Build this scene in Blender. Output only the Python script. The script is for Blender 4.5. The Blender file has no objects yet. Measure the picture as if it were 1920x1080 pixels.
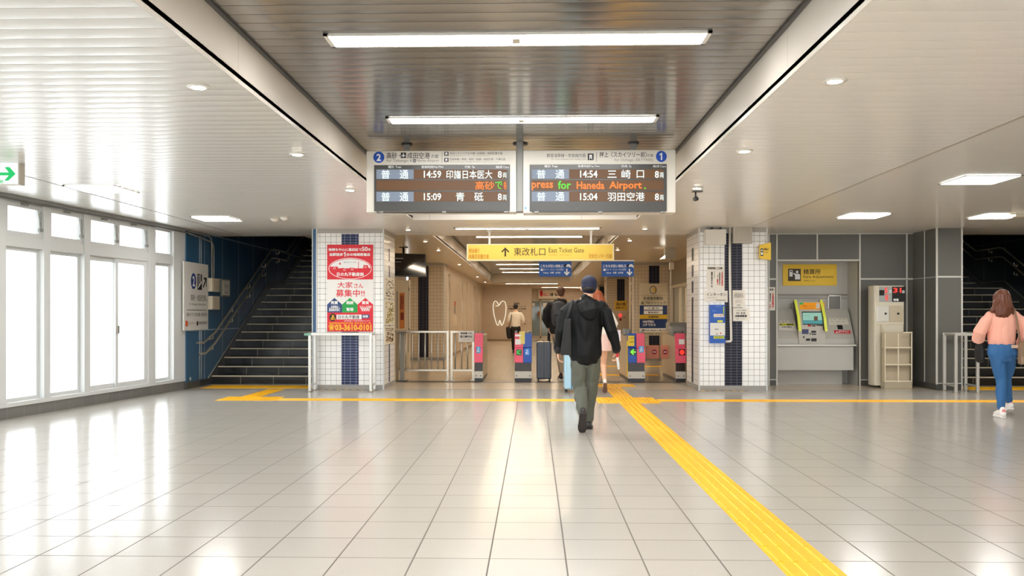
import bpy, math, random
from math import sin, cos, pi, radians
from mathutils import Vector, Matrix, noise

random.seed(7)
SC = bpy.context.scene
COL = SC.collection

# ------------------------------------------------------------------ camera, sky, exposure
TH = radians(1.454)          # the camera is turned slightly to the left
FPX, CXP, HYP, HC = 1615.0, 960.0, 591.0, 1.30
cam = bpy.data.cameras.new('camera')
cam.sensor_width = 36.0
cam.lens = FPX / 1920 * 36
cam.shift_y = (HYP - 540) / 1920
cam.clip_end = 200
camo = bpy.data.objects.new('camera', cam)
COL.objects.link(camo)
camo.location = (0, 0, HC)
camo.rotation_euler = (radians(90), 0, TH)
SC.camera = camo

w = bpy.data.worlds.new('world')
SC.world = w
w.use_nodes = True
w.node_tree.nodes['Background'].inputs[0].default_value = (0.93, 0.97, 1.0, 1)
w.node_tree.nodes['Background'].inputs[1].default_value = 2.3

SC.view_settings.view_transform = 'Standard'
SC.view_settings.look = 'None'
SC.view_settings.gamma = 1
SC.view_settings.use_curve_mapping = False
SC.view_settings.exposure = 1.17
SC.cycles.max_bounces = 8
SC.cycles.diffuse_bounces = 5
SC.cycles.glossy_bounces = 4
SC.cycles.sample_clamp_indirect = 6
SC.cycles.caustics_reflective = False
SC.cycles.caustics_refractive = False
SC.cycles.use_denoising = True

LAMP_E = 20.0                 # ceiling fittings
WARM = (1.0, 0.83, 0.62)
NEUT = (1.0, 0.985, 0.965)

# ------------------------------------------------------------------ geometry of the picture -> points in the hall
def ray(px):
    u = (px - CXP) / FPX
    return (u * cos(TH) - sin(TH)), (u * sin(TH) + cos(TH))
def onY(px, py, Y):
    a, b = ray(px); d = Y / b
    return Vector((a * d, Y, HC + (HYP - py) / FPX * d))
def onX(px, py, X):
    a, b = ray(px); d = X / a
    return Vector((X, b * d, HC + (HYP - py) / FPX * d))
def onF(px, py, z=0.0):
    a, b = ray(px); d = FPX * (HC - z) / (py - HYP)
    return Vector((a * d, b * d, z))
def X_(px, Y): return onY(px, 0, Y).x
def Z_(px, py, Y): return onY(px, py, Y).z

# ------------------------------------------------------------------ materials
def lin(c):
    c = c / 255.0
    return c / 12.92 if c <= 0.04045 else ((c + 0.055) / 1.055) ** 2.4
def rgb(c): return (lin(c[0]), lin(c[1]), lin(c[2]), 1)
_mc = {}
def mat(name, col, rough=0.5, metal=0.0, spec=0.5, emit=None, es=0.0, coat=0.0, nscale=0, namp=0.0, bump=0.0, sample=True):
    if name in _mc: return _mc[name]
    m = bpy.data.materials.new(name); m.use_nodes = True
    nt = m.node_tree; b = nt.nodes['Principled BSDF']
    b.inputs['Base Color'].default_value = rgb(col)
    b.inputs['Roughness'].default_value = rough
    b.inputs['Metallic'].default_value = metal
    b.inputs['Specular IOR Level'].default_value = spec
    b.inputs['Coat Weight'].default_value = coat
    b.inputs['Coat Roughness'].default_value = 0.12
    if emit is not None:
        b.inputs['Emission Color'].default_value = (emit[0], emit[1], emit[2], 1)
        b.inputs['Emission Strength'].default_value = es
    if nscale:
        tc = nt.nodes.new('ShaderNodeTexCoord'); nz = nt.nodes.new('ShaderNodeTexNoise')
        nz.inputs['Scale'].default_value = nscale; nz.inputs['Detail'].default_value = 4
        nt.links.new(tc.outputs['Object'], nz.inputs['Vector'])
        if namp:
            mx = nt.nodes.new('ShaderNodeMix'); mx.data_type = 'RGBA'
            k = 1 - namp
            mx.inputs[6].default_value = (lin(col[0]) * k, lin(col[1]) * k, lin(col[2]) * k, 1)
            k = 1 + namp
            mx.inputs[7].default_value = (min(1, lin(col[0]) * k), min(1, lin(col[1]) * k), min(1, lin(col[2]) * k), 1)
            nt.links.new(nz.outputs['Fac'], mx.inputs[0]); nt.links.new(mx.outputs[2], b.inputs['Base Color'])
        if bump:
            bp = nt.nodes.new('ShaderNodeBump'); bp.inputs['Strength'].default_value = bump; bp.inputs['Distance'].default_value = 0.01
            nt.links.new(nz.outputs['Fac'], bp.inputs['Height']); nt.links.new(bp.outputs[0], b.inputs['Normal'])
    if not sample: m.cycles.emission_sampling = 'NONE'
    _mc[name] = m
    return m
def glow(name, col, s, sample=True):
    """something that gives off light (linear colour)"""
    return mat(name, (20, 20, 20), 0.6, emit=col, es=s, sample=sample)

class NT:
    """short hand for math in a node tree"""
    def __init__(s, m): s.nt = m.node_tree; s.m = m
    def n(s, t, **k):
        x = s.nt.nodes.new(t)
        for a, b in k.items(): setattr(x, a, b)
        return x
    def math(s, op, a, b=0.0, c=0.0):
        x = s.n('ShaderNodeMath', operation=op)
        for i, v in enumerate((a, b, c)):
            if isinstance(v, (int, float)): x.inputs[i].default_value = v
            else: s.nt.links.new(v, x.inputs[i])
        return x.outputs[0]
    def mix(s, f, a, b):
        x = s.n('ShaderNodeMix', data_type='RGBA')
        if isinstance(f, (int, float)): x.inputs[0].default_value = f
        else: s.nt.links.new(f, x.inputs[0])
        for i, v in ((6, a), (7, b)):
            if isinstance(v, tuple): x.inputs[i].default_value = v
            else: s.nt.links.new(v, x.inputs[i])
        return x.outputs[2]
    def line(s, c, step, phase, wd):
        """1 on thin lines every STEP, else 0"""
        d = s.math('PINGPONG', s.math('SUBTRACT', c, phase - 1000 * step), step / 2)
        return s.math('LESS_THAN', d, wd / 2)
    def axes(s, mode):
        g = s.n('ShaderNodeNewGeometry'); sp = s.n('ShaderNodeSeparateXYZ')
        s.nt.links.new(g.outputs['Position'], sp.inputs[0])
        if mode == 'floor': return sp.outputs[0], sp.outputs[1]
        sn = s.n('ShaderNodeSeparateXYZ'); s.nt.links.new(g.outputs['True Normal'], sn.inputs[0])
        f = s.math('GREATER_THAN', s.math('ABSOLUTE', sn.outputs[0]), 0.7)
        u = s.math('ADD', s.math('MULTIPLY', sp.outputs[1], f), s.math('MULTIPLY', sp.outputs[0], s.math('SUBTRACT', 1.0, f)))
        return u, sp.outputs[2]

def tiles(name, col, grout, su, sv, gw, rough, pu=0.0, pv=0.0, mode='wall', var=0.05, speck=0.0, bump=0.3, stagger=False, spec=0.5, wave=0.0, rough2=None):
    m = mat(name, col, rough, spec=spec); q = NT(m); b = q.nt.nodes['Principled BSDF']
    u, v = q.axes(mode)
    if stagger:
        row = q.math('FLOOR', q.math('DIVIDE', q.math('SUBTRACT', v, pv), sv))
        u = q.math('ADD', u, q.math('MULTIPLY', q.math('FLOORED_MODULO', row, 2.0), su / 2))
    g = q.math('MAXIMUM', q.line(u, su, pu, gw), q.line(v, sv, pv, gw))
    iu = q.math('FLOOR', q.math('DIVIDE', q.math('SUBTRACT', u, pu), su)); iv = q.math('FLOOR', q.math('DIVIDE', q.math('SUBTRACT', v, pv), sv))
    cb = q.n('ShaderNodeCombineXYZ'); q.nt.links.new(iu, cb.inputs[0]); q.nt.links.new(iv, cb.inputs[1])
    wn = q.n('ShaderNodeTexWhiteNoise', noise_dimensions='3D'); q.nt.links.new(cb.outputs[0], wn.inputs['Vector'])
    hs = q.n('ShaderNodeHueSaturation'); hs.inputs['Color'].default_value = rgb(col)
    q.nt.links.new(q.math('ADD', 1 - var, q.math('MULTIPLY', wn.outputs['Value'], 2 * var)), hs.inputs['Value'])
    c = hs.outputs[0]
    if speck:
        tc = q.n('ShaderNodeNewGeometry'); nz = q.n('ShaderNodeTexNoise'); nz.inputs['Scale'].default_value = 160; nz.inputs['Detail'].default_value = 3
        q.nt.links.new(tc.outputs['Position'], nz.inputs['Vector'])
        d = tuple([lin(x) * (1 - speck) for x in col] + [1])
        rp = q.math('MULTIPLY', q.math('LESS_THAN', nz.outputs['Fac'], 0.44), 0.5)
        c = q.mix(rp, c, d)
    c = q.mix(g, c, rgb(grout))
    q.nt.links.new(c, b.inputs['Base Color'])
    r = q.math('ADD', rough, q.math('MULTIPLY', g, 0.5))
    q.nt.links.new(r, b.inputs['Roughness'])
    bp = q.n('ShaderNodeBump'); bp.inputs['Strength'].default_value = bump; bp.inputs['Distance'].default_value = 0.004
    h = q.math('SUBTRACT', 1.0, g)
    if wave:
        gg = q.n('ShaderNodeNewGeometry'); nz = q.n('ShaderNodeTexNoise'); nz.inputs['Scale'].default_value = 6; q.nt.links.new(gg.outputs['Position'], nz.inputs['Vector'])
        h = q.math('ADD', h, q.math('MULTIPLY', nz.outputs['Fac'], wave))
    q.nt.links.new(h, bp.inputs['Height']); q.nt.links.new(bp.outputs[0], b.inputs['Normal'])
    return m

def lined(name, col, linecol, su, pu, zs, wd, rough=0.35, spec=0.5, coat=0.0):
    """panel wall with vertical joints every SU and horizontal joints at heights ZS"""
    m = mat(name, col, rough, spec=spec, coat=coat); q = NT(m); b = q.nt.nodes['Principled BSDF']
    u, v = q.axes('wall')
    g = q.line(u, su, pu, wd)
    for z in zs:
        g = q.math('MAXIMUM', g, q.math('LESS_THAN', q.math('ABSOLUTE', q.math('SUBTRACT', v, z)), wd / 2))
    q.nt.links.new(q.mix(g, rgb(col), rgb(linecol)), b.inputs['Base Color'])
    return m

FLOOR_M = tiles('floor_tile', (180, 175, 167), (94, 88, 81), 0.407, 0.403, 0.008, 0.17, 0.170, 4.595 % 0.403, 'floor', 0.02, 0.12, 0.25, wave=0.12, spec=0.3)
CORR_FLOOR = tiles('corridor_floor_tile', (200, 186, 166), (140, 125, 105), 0.407, 0.403, 0.005, 0.16, 0.170, 0.2, 'floor', 0.02, 0.1, 0.2, wave=0.2)
WTILE = tiles('white_wall_tile', (238, 238, 236), (96, 92, 88), 0.0965, 0.1005, 0.005, 0.16, 0.03, 0.06, 'wall', 0.025)
BTILE = tiles('navy_mosaic_tile', (22, 34, 78), (160, 168, 186), 0.1, 0.0475, 0.005, 0.25, 0.0, 0.0, 'wall', 0.18, spec=0.3)
BTILE2 = tiles('dark_mosaic_tile', (18, 21, 40), (120, 118, 128), 0.1, 0.0475, 0.0045, 0.3, 0.0, 0.0, 'wall', 0.15, spec=0.2)
CTILE = tiles('cream_wall_tile', (206, 192, 170), (104, 84, 68), 0.0965, 0.1005, 0.005, 0.2, 0.0, 0.06, 'wall', 0.03)
STEP_M = tiles('black_stair_tile', (17, 16, 15), (140, 132, 118), 0.62, 50.0, 0.008, 0.16, 0.05, -3, 'wall', 0.1, stagger=False)
TREAD_M = mat('stair_tread_tile', (26, 25, 23), 0.2, nscale=60, namp=0.2)
NOSE_M = mat('stair_nosing', (200, 188, 162), 0.4)
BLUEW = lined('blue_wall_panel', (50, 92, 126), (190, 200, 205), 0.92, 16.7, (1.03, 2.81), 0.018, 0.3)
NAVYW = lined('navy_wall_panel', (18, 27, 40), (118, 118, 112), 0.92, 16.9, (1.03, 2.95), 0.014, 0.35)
SKIRT = mat('dark_skirting_tile', (72, 70, 66), 0.35, nscale=20, namp=0.15)
GREYW = mat('grey_wall_panel', (98, 97, 91), 0.4, nscale=3, namp=0.03)
NICHE_M = mat('niche_metal', (194, 193, 188), 0.42, nscale=4, namp=0.03)
STONE = mat('beige_stone_wall', (206, 186, 160), 0.3, nscale=2.5, namp=0.09)
WHITE = mat('white_paint', (232, 229, 222), 0.35)
WGLOSS = mat('white_metal_panel', (222, 219, 212), 0.3, nscale=3, namp=0.01)
FRAME_M = mat('white_aluminium', (204, 206, 205), 0.4)
STEEL = mat('stainless_steel', (172, 164, 150), 0.28, 0.85)
STEELB = mat('brushed_steel', (206, 204, 198), 0.34, 0.75)
CHROME = mat('polished_steel', (226, 214, 190), 0.28, 0.7)
BLACK = mat('black_plastic', (20, 20, 21), 0.35)
DGREY = mat('dark_grey_metal', (66, 66, 66), 0.4)
MGREY = mat('mid_grey_metal', (134, 134, 130), 0.4)
PAPER = mat('white_paper', (228, 224, 214), 0.7)
INK = mat('black_ink', (26, 24, 24), 0.6)
REDINK = mat('red_ink', (206, 28, 40), 0.6)
YEL = mat('yellow_sign_face', (240, 200, 60), 0.5)
TACT = mat('tactile_yellow', (240, 178, 22), 0.42, nscale=30, namp=0.06)
BLUEP = mat('blue_print', (18, 84, 168), 0.45)
WPRINT = mat('white_print', (240, 240, 240), 0.5)
CREAMP = mat('cream_plastic', (214, 204, 182), 0.35)
PINK = mat('pink_gate_panel', (240, 92, 122), 0.35)
DOOR_GREY = mat('grey_box_metal', (186, 180, 168), 0.4)

# ------------------------------------------------------------------ mesh builder
class MB:
    def __init__(s, xf=None): s.v = []; s.f = []; s.xf = xf; s.sm = []
    def add(s, vs, fs, smooth=False):
        k = len(s.v)
        s.v += [tuple(s.xf(v)) if s.xf else tuple(v) for v in vs]
        s.f += [tuple(i + k for i in f) for f in fs]
        s.sm += [smooth] * len(fs)
        return s
    def box(s, x0, y0, z0, x1, y1, z1):
        if x0 > x1: x0, x1 = x1, x0
        if y0 > y1: y0, y1 = y1, y0
        if z0 > z1: z0, z1 = z1, z0
        return s.add([(x0,y0,z0),(x1,y0,z0),(x1,y1,z0),(x0,y1,z0),(x0,y0,z1),(x1,y0,z1),(x1,y1,z1),(x0,y1,z1)],
              [(3,2,1,0),(4,5,6,7),(0,1,5,4),(1,2,6,5),(2,3,7,6),(3,0,4,7)])
    def prism(s, poly, axis, a, b):
        """poly in the two other axes (order x,y,z minus axis), extruded from a to b"""
        def P(p, t):
            return (t, p[0], p[1]) if axis == 'x' else (p[0], t, p[1]) if axis == 'y' else (p[0], p[1], t)
        n = len(poly)
        return s.add([P(p, a) for p in poly] + [P(p, b) for p in poly],
              [tuple(range(n - 1, -1, -1)), tuple(range(n, 2 * n))] + [(i, (i + 1) % n, n + (i + 1) % n, n + i) for i in range(n)])
    def limb(s, pts, rad, n=14, ref=(1, 0, 0), cap=True):
        """tube with elliptical rings; rad entries r or (r along ref, r across)"""
        pts = [Vector(p) for p in pts]; rad = [r if isinstance(r, tuple) else (r, r) for r in rad]
        if cap:
            a = (pts[0] - pts[1]).normalized(); b = (pts[-1] - pts[-2]).normalized()
            r0, r1 = rad[0], rad[-1]; m0, m1 = min(r0), min(r1)
            pts = [pts[0] + a * m0 * .95, pts[0] + a * m0 * .6] + pts + [pts[-1] + b * m1 * .6, pts[-1] + b * m1 * .95]
            rad = [(r0[0] * .3, r0[1] * .3), (r0[0] * .8, r0[1] * .8)] + rad + [(r1[0] * .8, r1[1] * .8), (r1[0] * .3, r1[1] * .3)]
        R = Vector(ref); vs = []; fs = []
        for i, p in enumerate(pts):
            t = (pts[min(i + 1, len(pts) - 1)] - pts[max(i - 1, 0)]).normalized()
            sd = R - R.dot(t) * t
            if sd.length < 1e-3: sd = Vector((0, 1, 0)) - t.y * t
            sd.normalize(); up = t.cross(sd)
            for j in range(n):
                q = 2 * pi * j / n
                vs.append(p + sd * rad[i][0] * cos(q) + up * rad[i][1] * sin(q))
        m = len(pts)
        for i in range(m - 1):
            for j in range(n):
                fs.append((i * n + j, i * n + (j + 1) % n, (i + 1) * n + (j + 1) % n, (i + 1) * n + j))
        fs.append(tuple(range(n - 1, -1, -1))); fs.append(tuple((m - 1) * n + j for j in range(n)))
        return s.add(vs, fs, True)
    def cyl(s, p, q, r, n=14): return s.limb([p, q], [r, r], n, cap=False)
    def tube(s, pts, r, n=10): return s.limb(pts, [r] * len(pts), n, cap=False)
    def ball(s, c, r, n=16, m=10, rot=None):
        r = r if isinstance(r, tuple) else (r, r, r); vs = []; fs = []
        for i in range(m + 1):
            a = pi * i / m
            for j in range(n):
                b = 2 * pi * j / n
                v = Vector((r[0] * sin(a) * cos(b), r[1] * sin(a) * sin(b), -r[2] * cos(a)))
                if rot: v = rot @ v
                vs.append(v + Vector(c))
        for i in range(m):
            for j in range(n): fs.append((i * n + j, i * n + (j + 1) % n, (i + 1) * n + (j + 1) % n, (i + 1) * n + j))
        return s.add(vs, fs, True)
    def lathe(s, c, prof, n=20):
        vs = []; fs = []
        for r, z in prof:
            for j in range(n): vs.append((c[0] + r * cos(2 * pi * j / n), c[1] + r * sin(2 * pi * j / n), c[2] + z))
        for i in range(len(prof) - 1):
            for j in range(n): fs.append((i * n + j, i * n + (j + 1) % n, (i + 1) * n + (j + 1) % n, (i + 1) * n + j))
        fs.append(tuple(range(n - 1, -1, -1))); fs.append(tuple((len(prof) - 1) * n + j for j in range(n)))
        return s.add(vs, fs, True)

def wloc(o):
    v = Vector((0, 0, 0))
    while o is not None: v += o.location; o = o.parent
    return v
def put(name, me, m, parent=None, loc=None):
    o = bpy.data.objects.new(name, me)
    COL.objects.link(o)
    if m is not None and not me.materials: me.materials.append(m)
    if parent is not None: o.parent = parent
    elif loc is not None: o.location = loc
    return o
def build(name, mb, m, parent=None, loc=None, bevel=0.0, segs=2):
    """one mesh object; the builder's points are world points, stored relative to the object's origin"""
    org = wloc(parent) if parent is not None else Vector(loc) if loc is not None else Vector((0, 0, 0))
    me = bpy.data.meshes.new(name)
    me.from_pydata([tuple(Vector(v) - org) for v in mb.v], [], mb.f)
    me.polygons.foreach_set('use_smooth', mb.sm)
    me.update()
    o = put(name, me, m, parent, loc)
    if bevel:
        b = o.modifiers.new('edge', 'BEVEL'); b.width = bevel; b.segments = segs; b.limit_method = 'ANGLE'; b.angle_limit = radians(50)
    return o
def tag(o, label, cat, group=None, kind=None):
    o['label'] = label; o['category'] = cat
    if group: o['group'] = group
    if kind: o['kind'] = kind
    return o
def thing(name, label, cat, loc, group=None):
    o = bpy.data.objects.new(name, None); COL.objects.link(o)
    o.location = loc; o.empty_display_size = 0.1
    return tag(o, label, cat, group)
def struct(name, mb, m, bevel=0.0, parent=None):
    o = build(name, mb, m, parent, None, bevel)
    if parent is None: o['kind'] = 'structure'
    return o
def dup(root, loc, label=None, group=None):
    r = root.copy(); COL.objects.link(r); r.location = loc
    if label: r['label'] = label
    if group: r['group'] = group
    for ch in list(root.children):
        c = ch.copy(); COL.objects.link(c); c.parent = r
        for g in ch.children:
            d = g.copy(); COL.objects.link(d); d.parent = c
    return r

# ------------------------------------------------------------------ print: flat marks on sign faces
_tx = {}
def text_mesh(s, bold=0.0):
    k = (s, bold)
    if k in _tx: return _tx[k]
    c = bpy.data.curves.new('t', 'FONT'); c.body = s; c.offset = bold; c.resolution_u = 2; c.align_x = 'CENTER' if '\n' in s else 'LEFT'
    c.space_line = 0.8
    o = bpy.data.objects.new('t', c); COL.objects.link(o)
    me = bpy.data.meshes.new_from_object(o.evaluated_get(bpy.context.evaluated_depsgraph_get()))
    vs = [v.co.copy() for v in me.vertices]; fs = [tuple(p.vertices) for p in me.polygons]
    bpy.data.objects.remove(o); bpy.data.curves.remove(c); bpy.data.meshes.remove(me)
    x0 = min(v.x for v in vs); x1 = max(v.x for v in vs); y0 = min(v.y for v in vs); y1 = max(v.y for v in vs)
    _tx[k] = ([((v.x - x0) / max(1e-6, x1 - x0), (v.y - y0) / max(1e-6, y1 - y0)) for v in vs], fs)
    return _tx[k]
def marks(name, parent, m, surf, items, lift=0.002):
    """surf(px, py) -> point on the face; lift is a vector or a distance towards the hall (-Y)"""
    off = Vector((0, -lift, 0)) if isinstance(lift, float) else Vector(lift)
    mb = MB()
    for it in items:
        k = it[0]
        if k == 'r':
            _, x0, y0, x1, y1 = it
            mb.add([surf(x0, y1) + off, surf(x1, y1) + off, surf(x1, y0) + off, surf(x0, y0) + off], [(0, 1, 2, 3)])
        elif k == 'p':
            pts = it[1]; mb.add([surf(*p) + off for p in pts], [tuple(range(len(pts)))])
        elif k == 'o':
            _, cx, cy, rx, ry = it
            mb.add([surf(cx + rx * cos(a * pi / 14), cy - ry * sin(a * pi / 14)) + off for a in range(28)], [tuple(range(28))])
        elif k == 'ring':
            _, cx, cy, rx, ry, t = it; n = 36
            a = [surf(cx + rx * cos(q * 2 * pi / n), cy - ry * sin(q * 2 * pi / n)) + off for q in range(n)]
            b = [surf(cx + (rx - t) * cos(q * 2 * pi / n), cy - (ry - t) * sin(q * 2 * pi / n)) + off for q in range(n)]
            mb.add(a + b, [(q, (q + 1) % n, n + (q + 1) % n, n + q) for q in range(n)])
        elif k == 'l':
            _, x0, y0, x1, y1, t = it
            L = math.hypot(x1 - x0, y1 - y0); nx, ny = -(y1 - y0) / L * t / 2, (x1 - x0) / L * t / 2
            mb.add([surf(x0 + nx, y0 + ny) + off, surf(x0 - nx, y0 - ny) + off, surf(x1 - nx, y1 - ny) + off, surf(x1 + nx, y1 + ny) + off], [(0, 1, 2, 3)])
        elif k == 't':
            s, x0, y0, x1, y1 = it[1:6]; bold = it[6] if len(it) > 6 else 0.0
            cjk = any(ord(ch) > 0x2fff for ch in s)
            vs, fs = text_mesh(s, 0.0 if cjk else bold)
            nl = s.count('\n') + 1; e = bold * min(1.6 * (y1 - y0) / nl, 12) * 0.9 if cjk and x1 - x0 > 1.2 else 0.0
            for n_, (du, dv) in enumerate(((0, 0), (e, 0), (-e, 0), (0, e), (0, -e)) if e else ((0, 0),)):
                mb.add([surf(x0 + a * (x1 - x0) + du, y1 + b * (y0 - y1) + dv) + off * (1 + n_ * 0.03) for a, b in vs], fs)
    return build(name, mb, m, parent)
def PY(Y): return lambda x, y: onY(x, y, Y)
def PX(X): return lambda x, y: onX(x, y, X)
def slab(mb, Y, x0, y0, x1, y1, t):
    a = onY(x0, y1, Y); b = onY(x1, y0, Y)
    # keep edges square: average the two heights of a level edge
    mb.box(a.x, Y, a.z, b.x, Y + t, b.z); return mb
def slabX(mb, X, x0, y0, x1, y1, t):
    a = onX(x0, (y1 if isinstance(y1, (int, float)) else y1[0]), X); b = onX(x1, y0, X)
    mb.box(X, a.y, a.z, X + t, b.y, b.z); return mb

# ================================================================== STRUCTURE
HL, HH = 2.81, 3.15                 # low and high ceilings
XL, XR = -1.92, 1.62                # sides of the raised ceiling bay
YC = 14.95                          # front plane of the tiled columns
YB = 16.15                          # back plane of the hall
YNEAR = -9.0

# floors
mb = MB(); mb.add([(-12, YNEAR - 3, 0), (13, YNEAR - 3, 0), (13, 15.02, 0), (-12, 15.02, 0)], [(0, 1, 2, 3)])
struct('floor', mb, FLOOR_M)
mb = MB(); mb.box(-9, 15.02, -0.05, 12, 15.05, 0.001)
struct('trim_1', mb, DGREY)
mb = MB(); mb.add([(-7, 15.05, 0), (12, 15.05, 0), (12, 60, 0), (-7, 60, 0)], [(0, 1, 2, 3)])
struct('floor_corridor', mb, CORR_FLOOR)
mb = MB(); mb.box(-2.6, 16.6, 0.0005, 2.86, 16.95, 0.003)
struct('trim_2', mb, mat('dark_floor_band', (84, 76, 66), 0.4))

def slats(name, x0, x1, y0, y1, z, m, pitch=0.155, depth=0.004, groove=0.006, skew=None):
    """linear metal ceiling: slightly crowned strips across the hall with a fine groove between"""
    mb = MB(); y = y0; vs = []; 
    prof = []
    while y < y1 - 1e-6:
        e = min(y + pitch, y1); wd = e - y
        prof += [(y, z + 0.008), (y + groove / 2, z + 0.008), (y + groove / 2, z)]
        for k in range(1, 6):
            t = k / 6; prof.append((y + groove / 2 + (wd - groove) * t, z - depth * 4 * t * (1 - t)))
        prof += [(e - groove / 2, z), (e - groove / 2, z + 0.008)]
        y = e
    n = len(prof)
    xa = (lambda yy: x0(yy)) if callable(x0) else (lambda yy: x0)
    for (yy, zz) in prof: vs.append((xa(yy), yy, zz))
    for (yy, zz) in prof: vs.append((x1, yy, zz))
    mb.add(vs, [(i, n + i, n + i + 1, i + 1) for i in range(n - 1)])
    # upper skin
    mb.box(xa(y0) if not callable(x0) else xa(y0), y0, z + 0.03, x1, y1, z + 0.06)
    return struct(name, mb, m)
CEIL_L = mat('white_ceiling_slat', (224, 223, 219), 0.24, spec=0.42)
CEIL_R = mat('cream_ceiling_slat', (238, 236, 231), 0.22, spec=0.5)
CEIL_G = mat('grey_metal_ceiling_slat', (142, 139, 134), 0.17, 0.6)
slats('ceiling', -7.6, XL, YNEAR, YB, HL, CEIL_L, depth=0.0022)
slats('ceiling_right', XR, 3.72, YNEAR, YB + 0.2, HL, CEIL_R, depth=0.0007)
mb = MB(); 
mb.box(3.72, YNEAR, HL, 13, YB + 0.2, HL + 0.05)
struct('ceiling_far_right', mb, tiles('cream_ceiling_panel', (236, 233, 226), (204, 200, 191), 50, 0.6, 0.004, 0.22, 0, 0.1, 'floor', 0.0, bump=0.1, spec=0.6))
slats('ceiling_raised', XL, XR, YNEAR, 13.62, HH, CEIL_G, depth=0.0011)
slats('ceiling_gate', XL, XR, 13.66, 16.35, HL, CEIL_R, depth=0.001)
WARMC = mat('warm_ceiling_slat', (216, 202, 180), 0.24, spec=0.6)
slats('ceiling_corridor_left', -4.4, XL, YB + 0.003, 52, HL, WARMC, depth=0.001)
slats('ceiling_corridor_right', XR, 4.4, YB + 0.203, 52, HL, WARMC, depth=0.001)
slats('ceiling_corridor_raised', XL, XR, 16.35, 39.3, HH, CEIL_G, depth=0.001)
slats('ceiling_corridor_end', XL, XR, 39.33, 52, HL, WARMC, depth=0.001)

# fascias around the raised bays, with panel joints
FASC = tiles('fascia_panel', (222, 214, 202), (150, 140, 126), 2.4, 50, 0.005, 0.25, 5.55, 0.5, 'wall', 0.0, bump=0.1)
k = 1
for x, s in ((XL, -1), (XR, 1)):
    for (a, b) in ((YNEAR, 13.64), (16.35, 39.3)):
        mb = MB(); mb.box(x, a, HL, x + s * 0.02, b, HH + 0.05)
        struct('trim_%d' % (k + 2), mb, FASC); k += 1
        mb = MB(); mb.box(x - s * 0.004, a, HH - 0.018, x - s * 0.03, b, HH - 0.004)
        struct('trim_%d' % (k + 2), mb, DGREY); k += 1
mb = MB(); mb.box(XL, 13.62, HL, XR, 13.66, HH + 0.05); struct('trim_11', mb, FASC)
mb = MB(); mb.box(XL, 16.335, HL + 0.0, XR, 16.355, HH + 0.05); struct('trim_12', mb, FASC)
mb = MB(); mb.box(XL, 39.3, HL, XR, 39.33, HH + 0.05); struct('trim_13', mb, mat('lit_fascia', (232, 222, 204), 0.4))
# thin joints on the side ceilings
mb = MB(); mb.box(-5.52, 2, HL - 0.0045, -5.50, YB, HL + 0.01); struct('trim_14', mb, MGREY)
mb = MB(); mb.box(3.70, 0, HL - 0.003, 3.725, YB, HL + 0.01); struct('trim_15', mb, mat('joint_grey', (170, 162, 148), 0.4))
mb = MB()
for a, b in ((XR, 3.7), (-2.6, XL)): mb.box(a, 15.9, HL - 0.004, b, 15.93, HL + 0.01)
struct('trim_16', mb, mat('joint_white', (230, 220, 204), 0.4))

# --- left window wall (slightly splayed to the tile grid)
W0 = Vector((-6.13, 15.05, 0)); WD = Vector((-0.46, -4.4, 0)).normalized(); WN = Vector((WD.y * -1, WD.x, 0)).normalized()
if WN.x > 0: WN = -WN                       # points out of the hall
def wpt(v): return W0 + WD * v[0] + WN * v[1] + Vector((0, 0, v[2]))
def ws(px):
    a, b = ray(px); # W0 + s*WD = t*(a,b)
    det = WD.x * -b + a * WD.y
    return (W0.x * b - a * W0.y) / (a * WD.y - b * WD.x)
SILL, TR0, TR1, WTOP = 0.20, 2.17, 2.31, 2.74
mb = MB(wpt); mb.box(-0.1, -0.02, 0, 26, 0.25, 0.145)
struct('wall_left_plinth', mb, tiles('grey_plinth_tile', (112, 110, 106), (150, 148, 142), 0.3, 50, 0.004, 0.3, 0.1, 0.5, 'wall', 0.06))
mb = MB(wpt); mb.box(-0.1, -0.035, 0.145, 26, 0.22, SILL)
struct('trim_17', mb, FRAME_M, 0.004)
mb = MB(wpt); mb.box(0, 0.0, WTOP, 26, 0.22, HL + 0.05)
struct('wall_left_head', mb, FRAME_M)
posts = [(0.0, ws(323)), (ws(289), ws(276)), (ws(166), ws(155)), (ws(91), ws(79)), (ws(8), ws(-6))]
bays = [(posts[i][1], posts[i + 1][0]) for i in range(4)]
s = posts[-1][1]
while s < 24.5:
    bays.append((s, s + 1.22)); posts.append((s + 1.22, s + 1.36)); s += 1.36
mb = MB(wpt)
for a, b in posts: mb.box(a, -0.03, SILL, b, 0.10, HL)
struct('trim_18', mb, FRAME_M, 0.004)
mb = MB(wpt); mb.box(0, -0.015, TR0, 26, 0.09, TR1)
struct('trim_19', mb, FRAME_M, 0.004)
glass = bpy.data.materials.new('window_glass'); glass.use_nodes = True
nt = glass.node_tree; nt.nodes.clear(); q = NT(glass)
out = q.n('ShaderNodeOutputMaterial'); tr = q.n('ShaderNodeBsdfTransparent'); gl = q.n('ShaderNodeBsdfGlossy'); mx = q.n('ShaderNodeMixShader')
gl.inputs['Roughness'].default_value = 0.08; tr.inputs[0].default_value = (0.97, 0.98, 0.98, 1); mx.inputs[0].default_value = 0.06
nt.links.new(tr.outputs[0], mx.inputs[1]); nt.links.new(gl.outputs[0], mx.inputs[2]); nt.links.new(mx.outputs[0], out.inputs[0])
wn = 1
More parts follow.
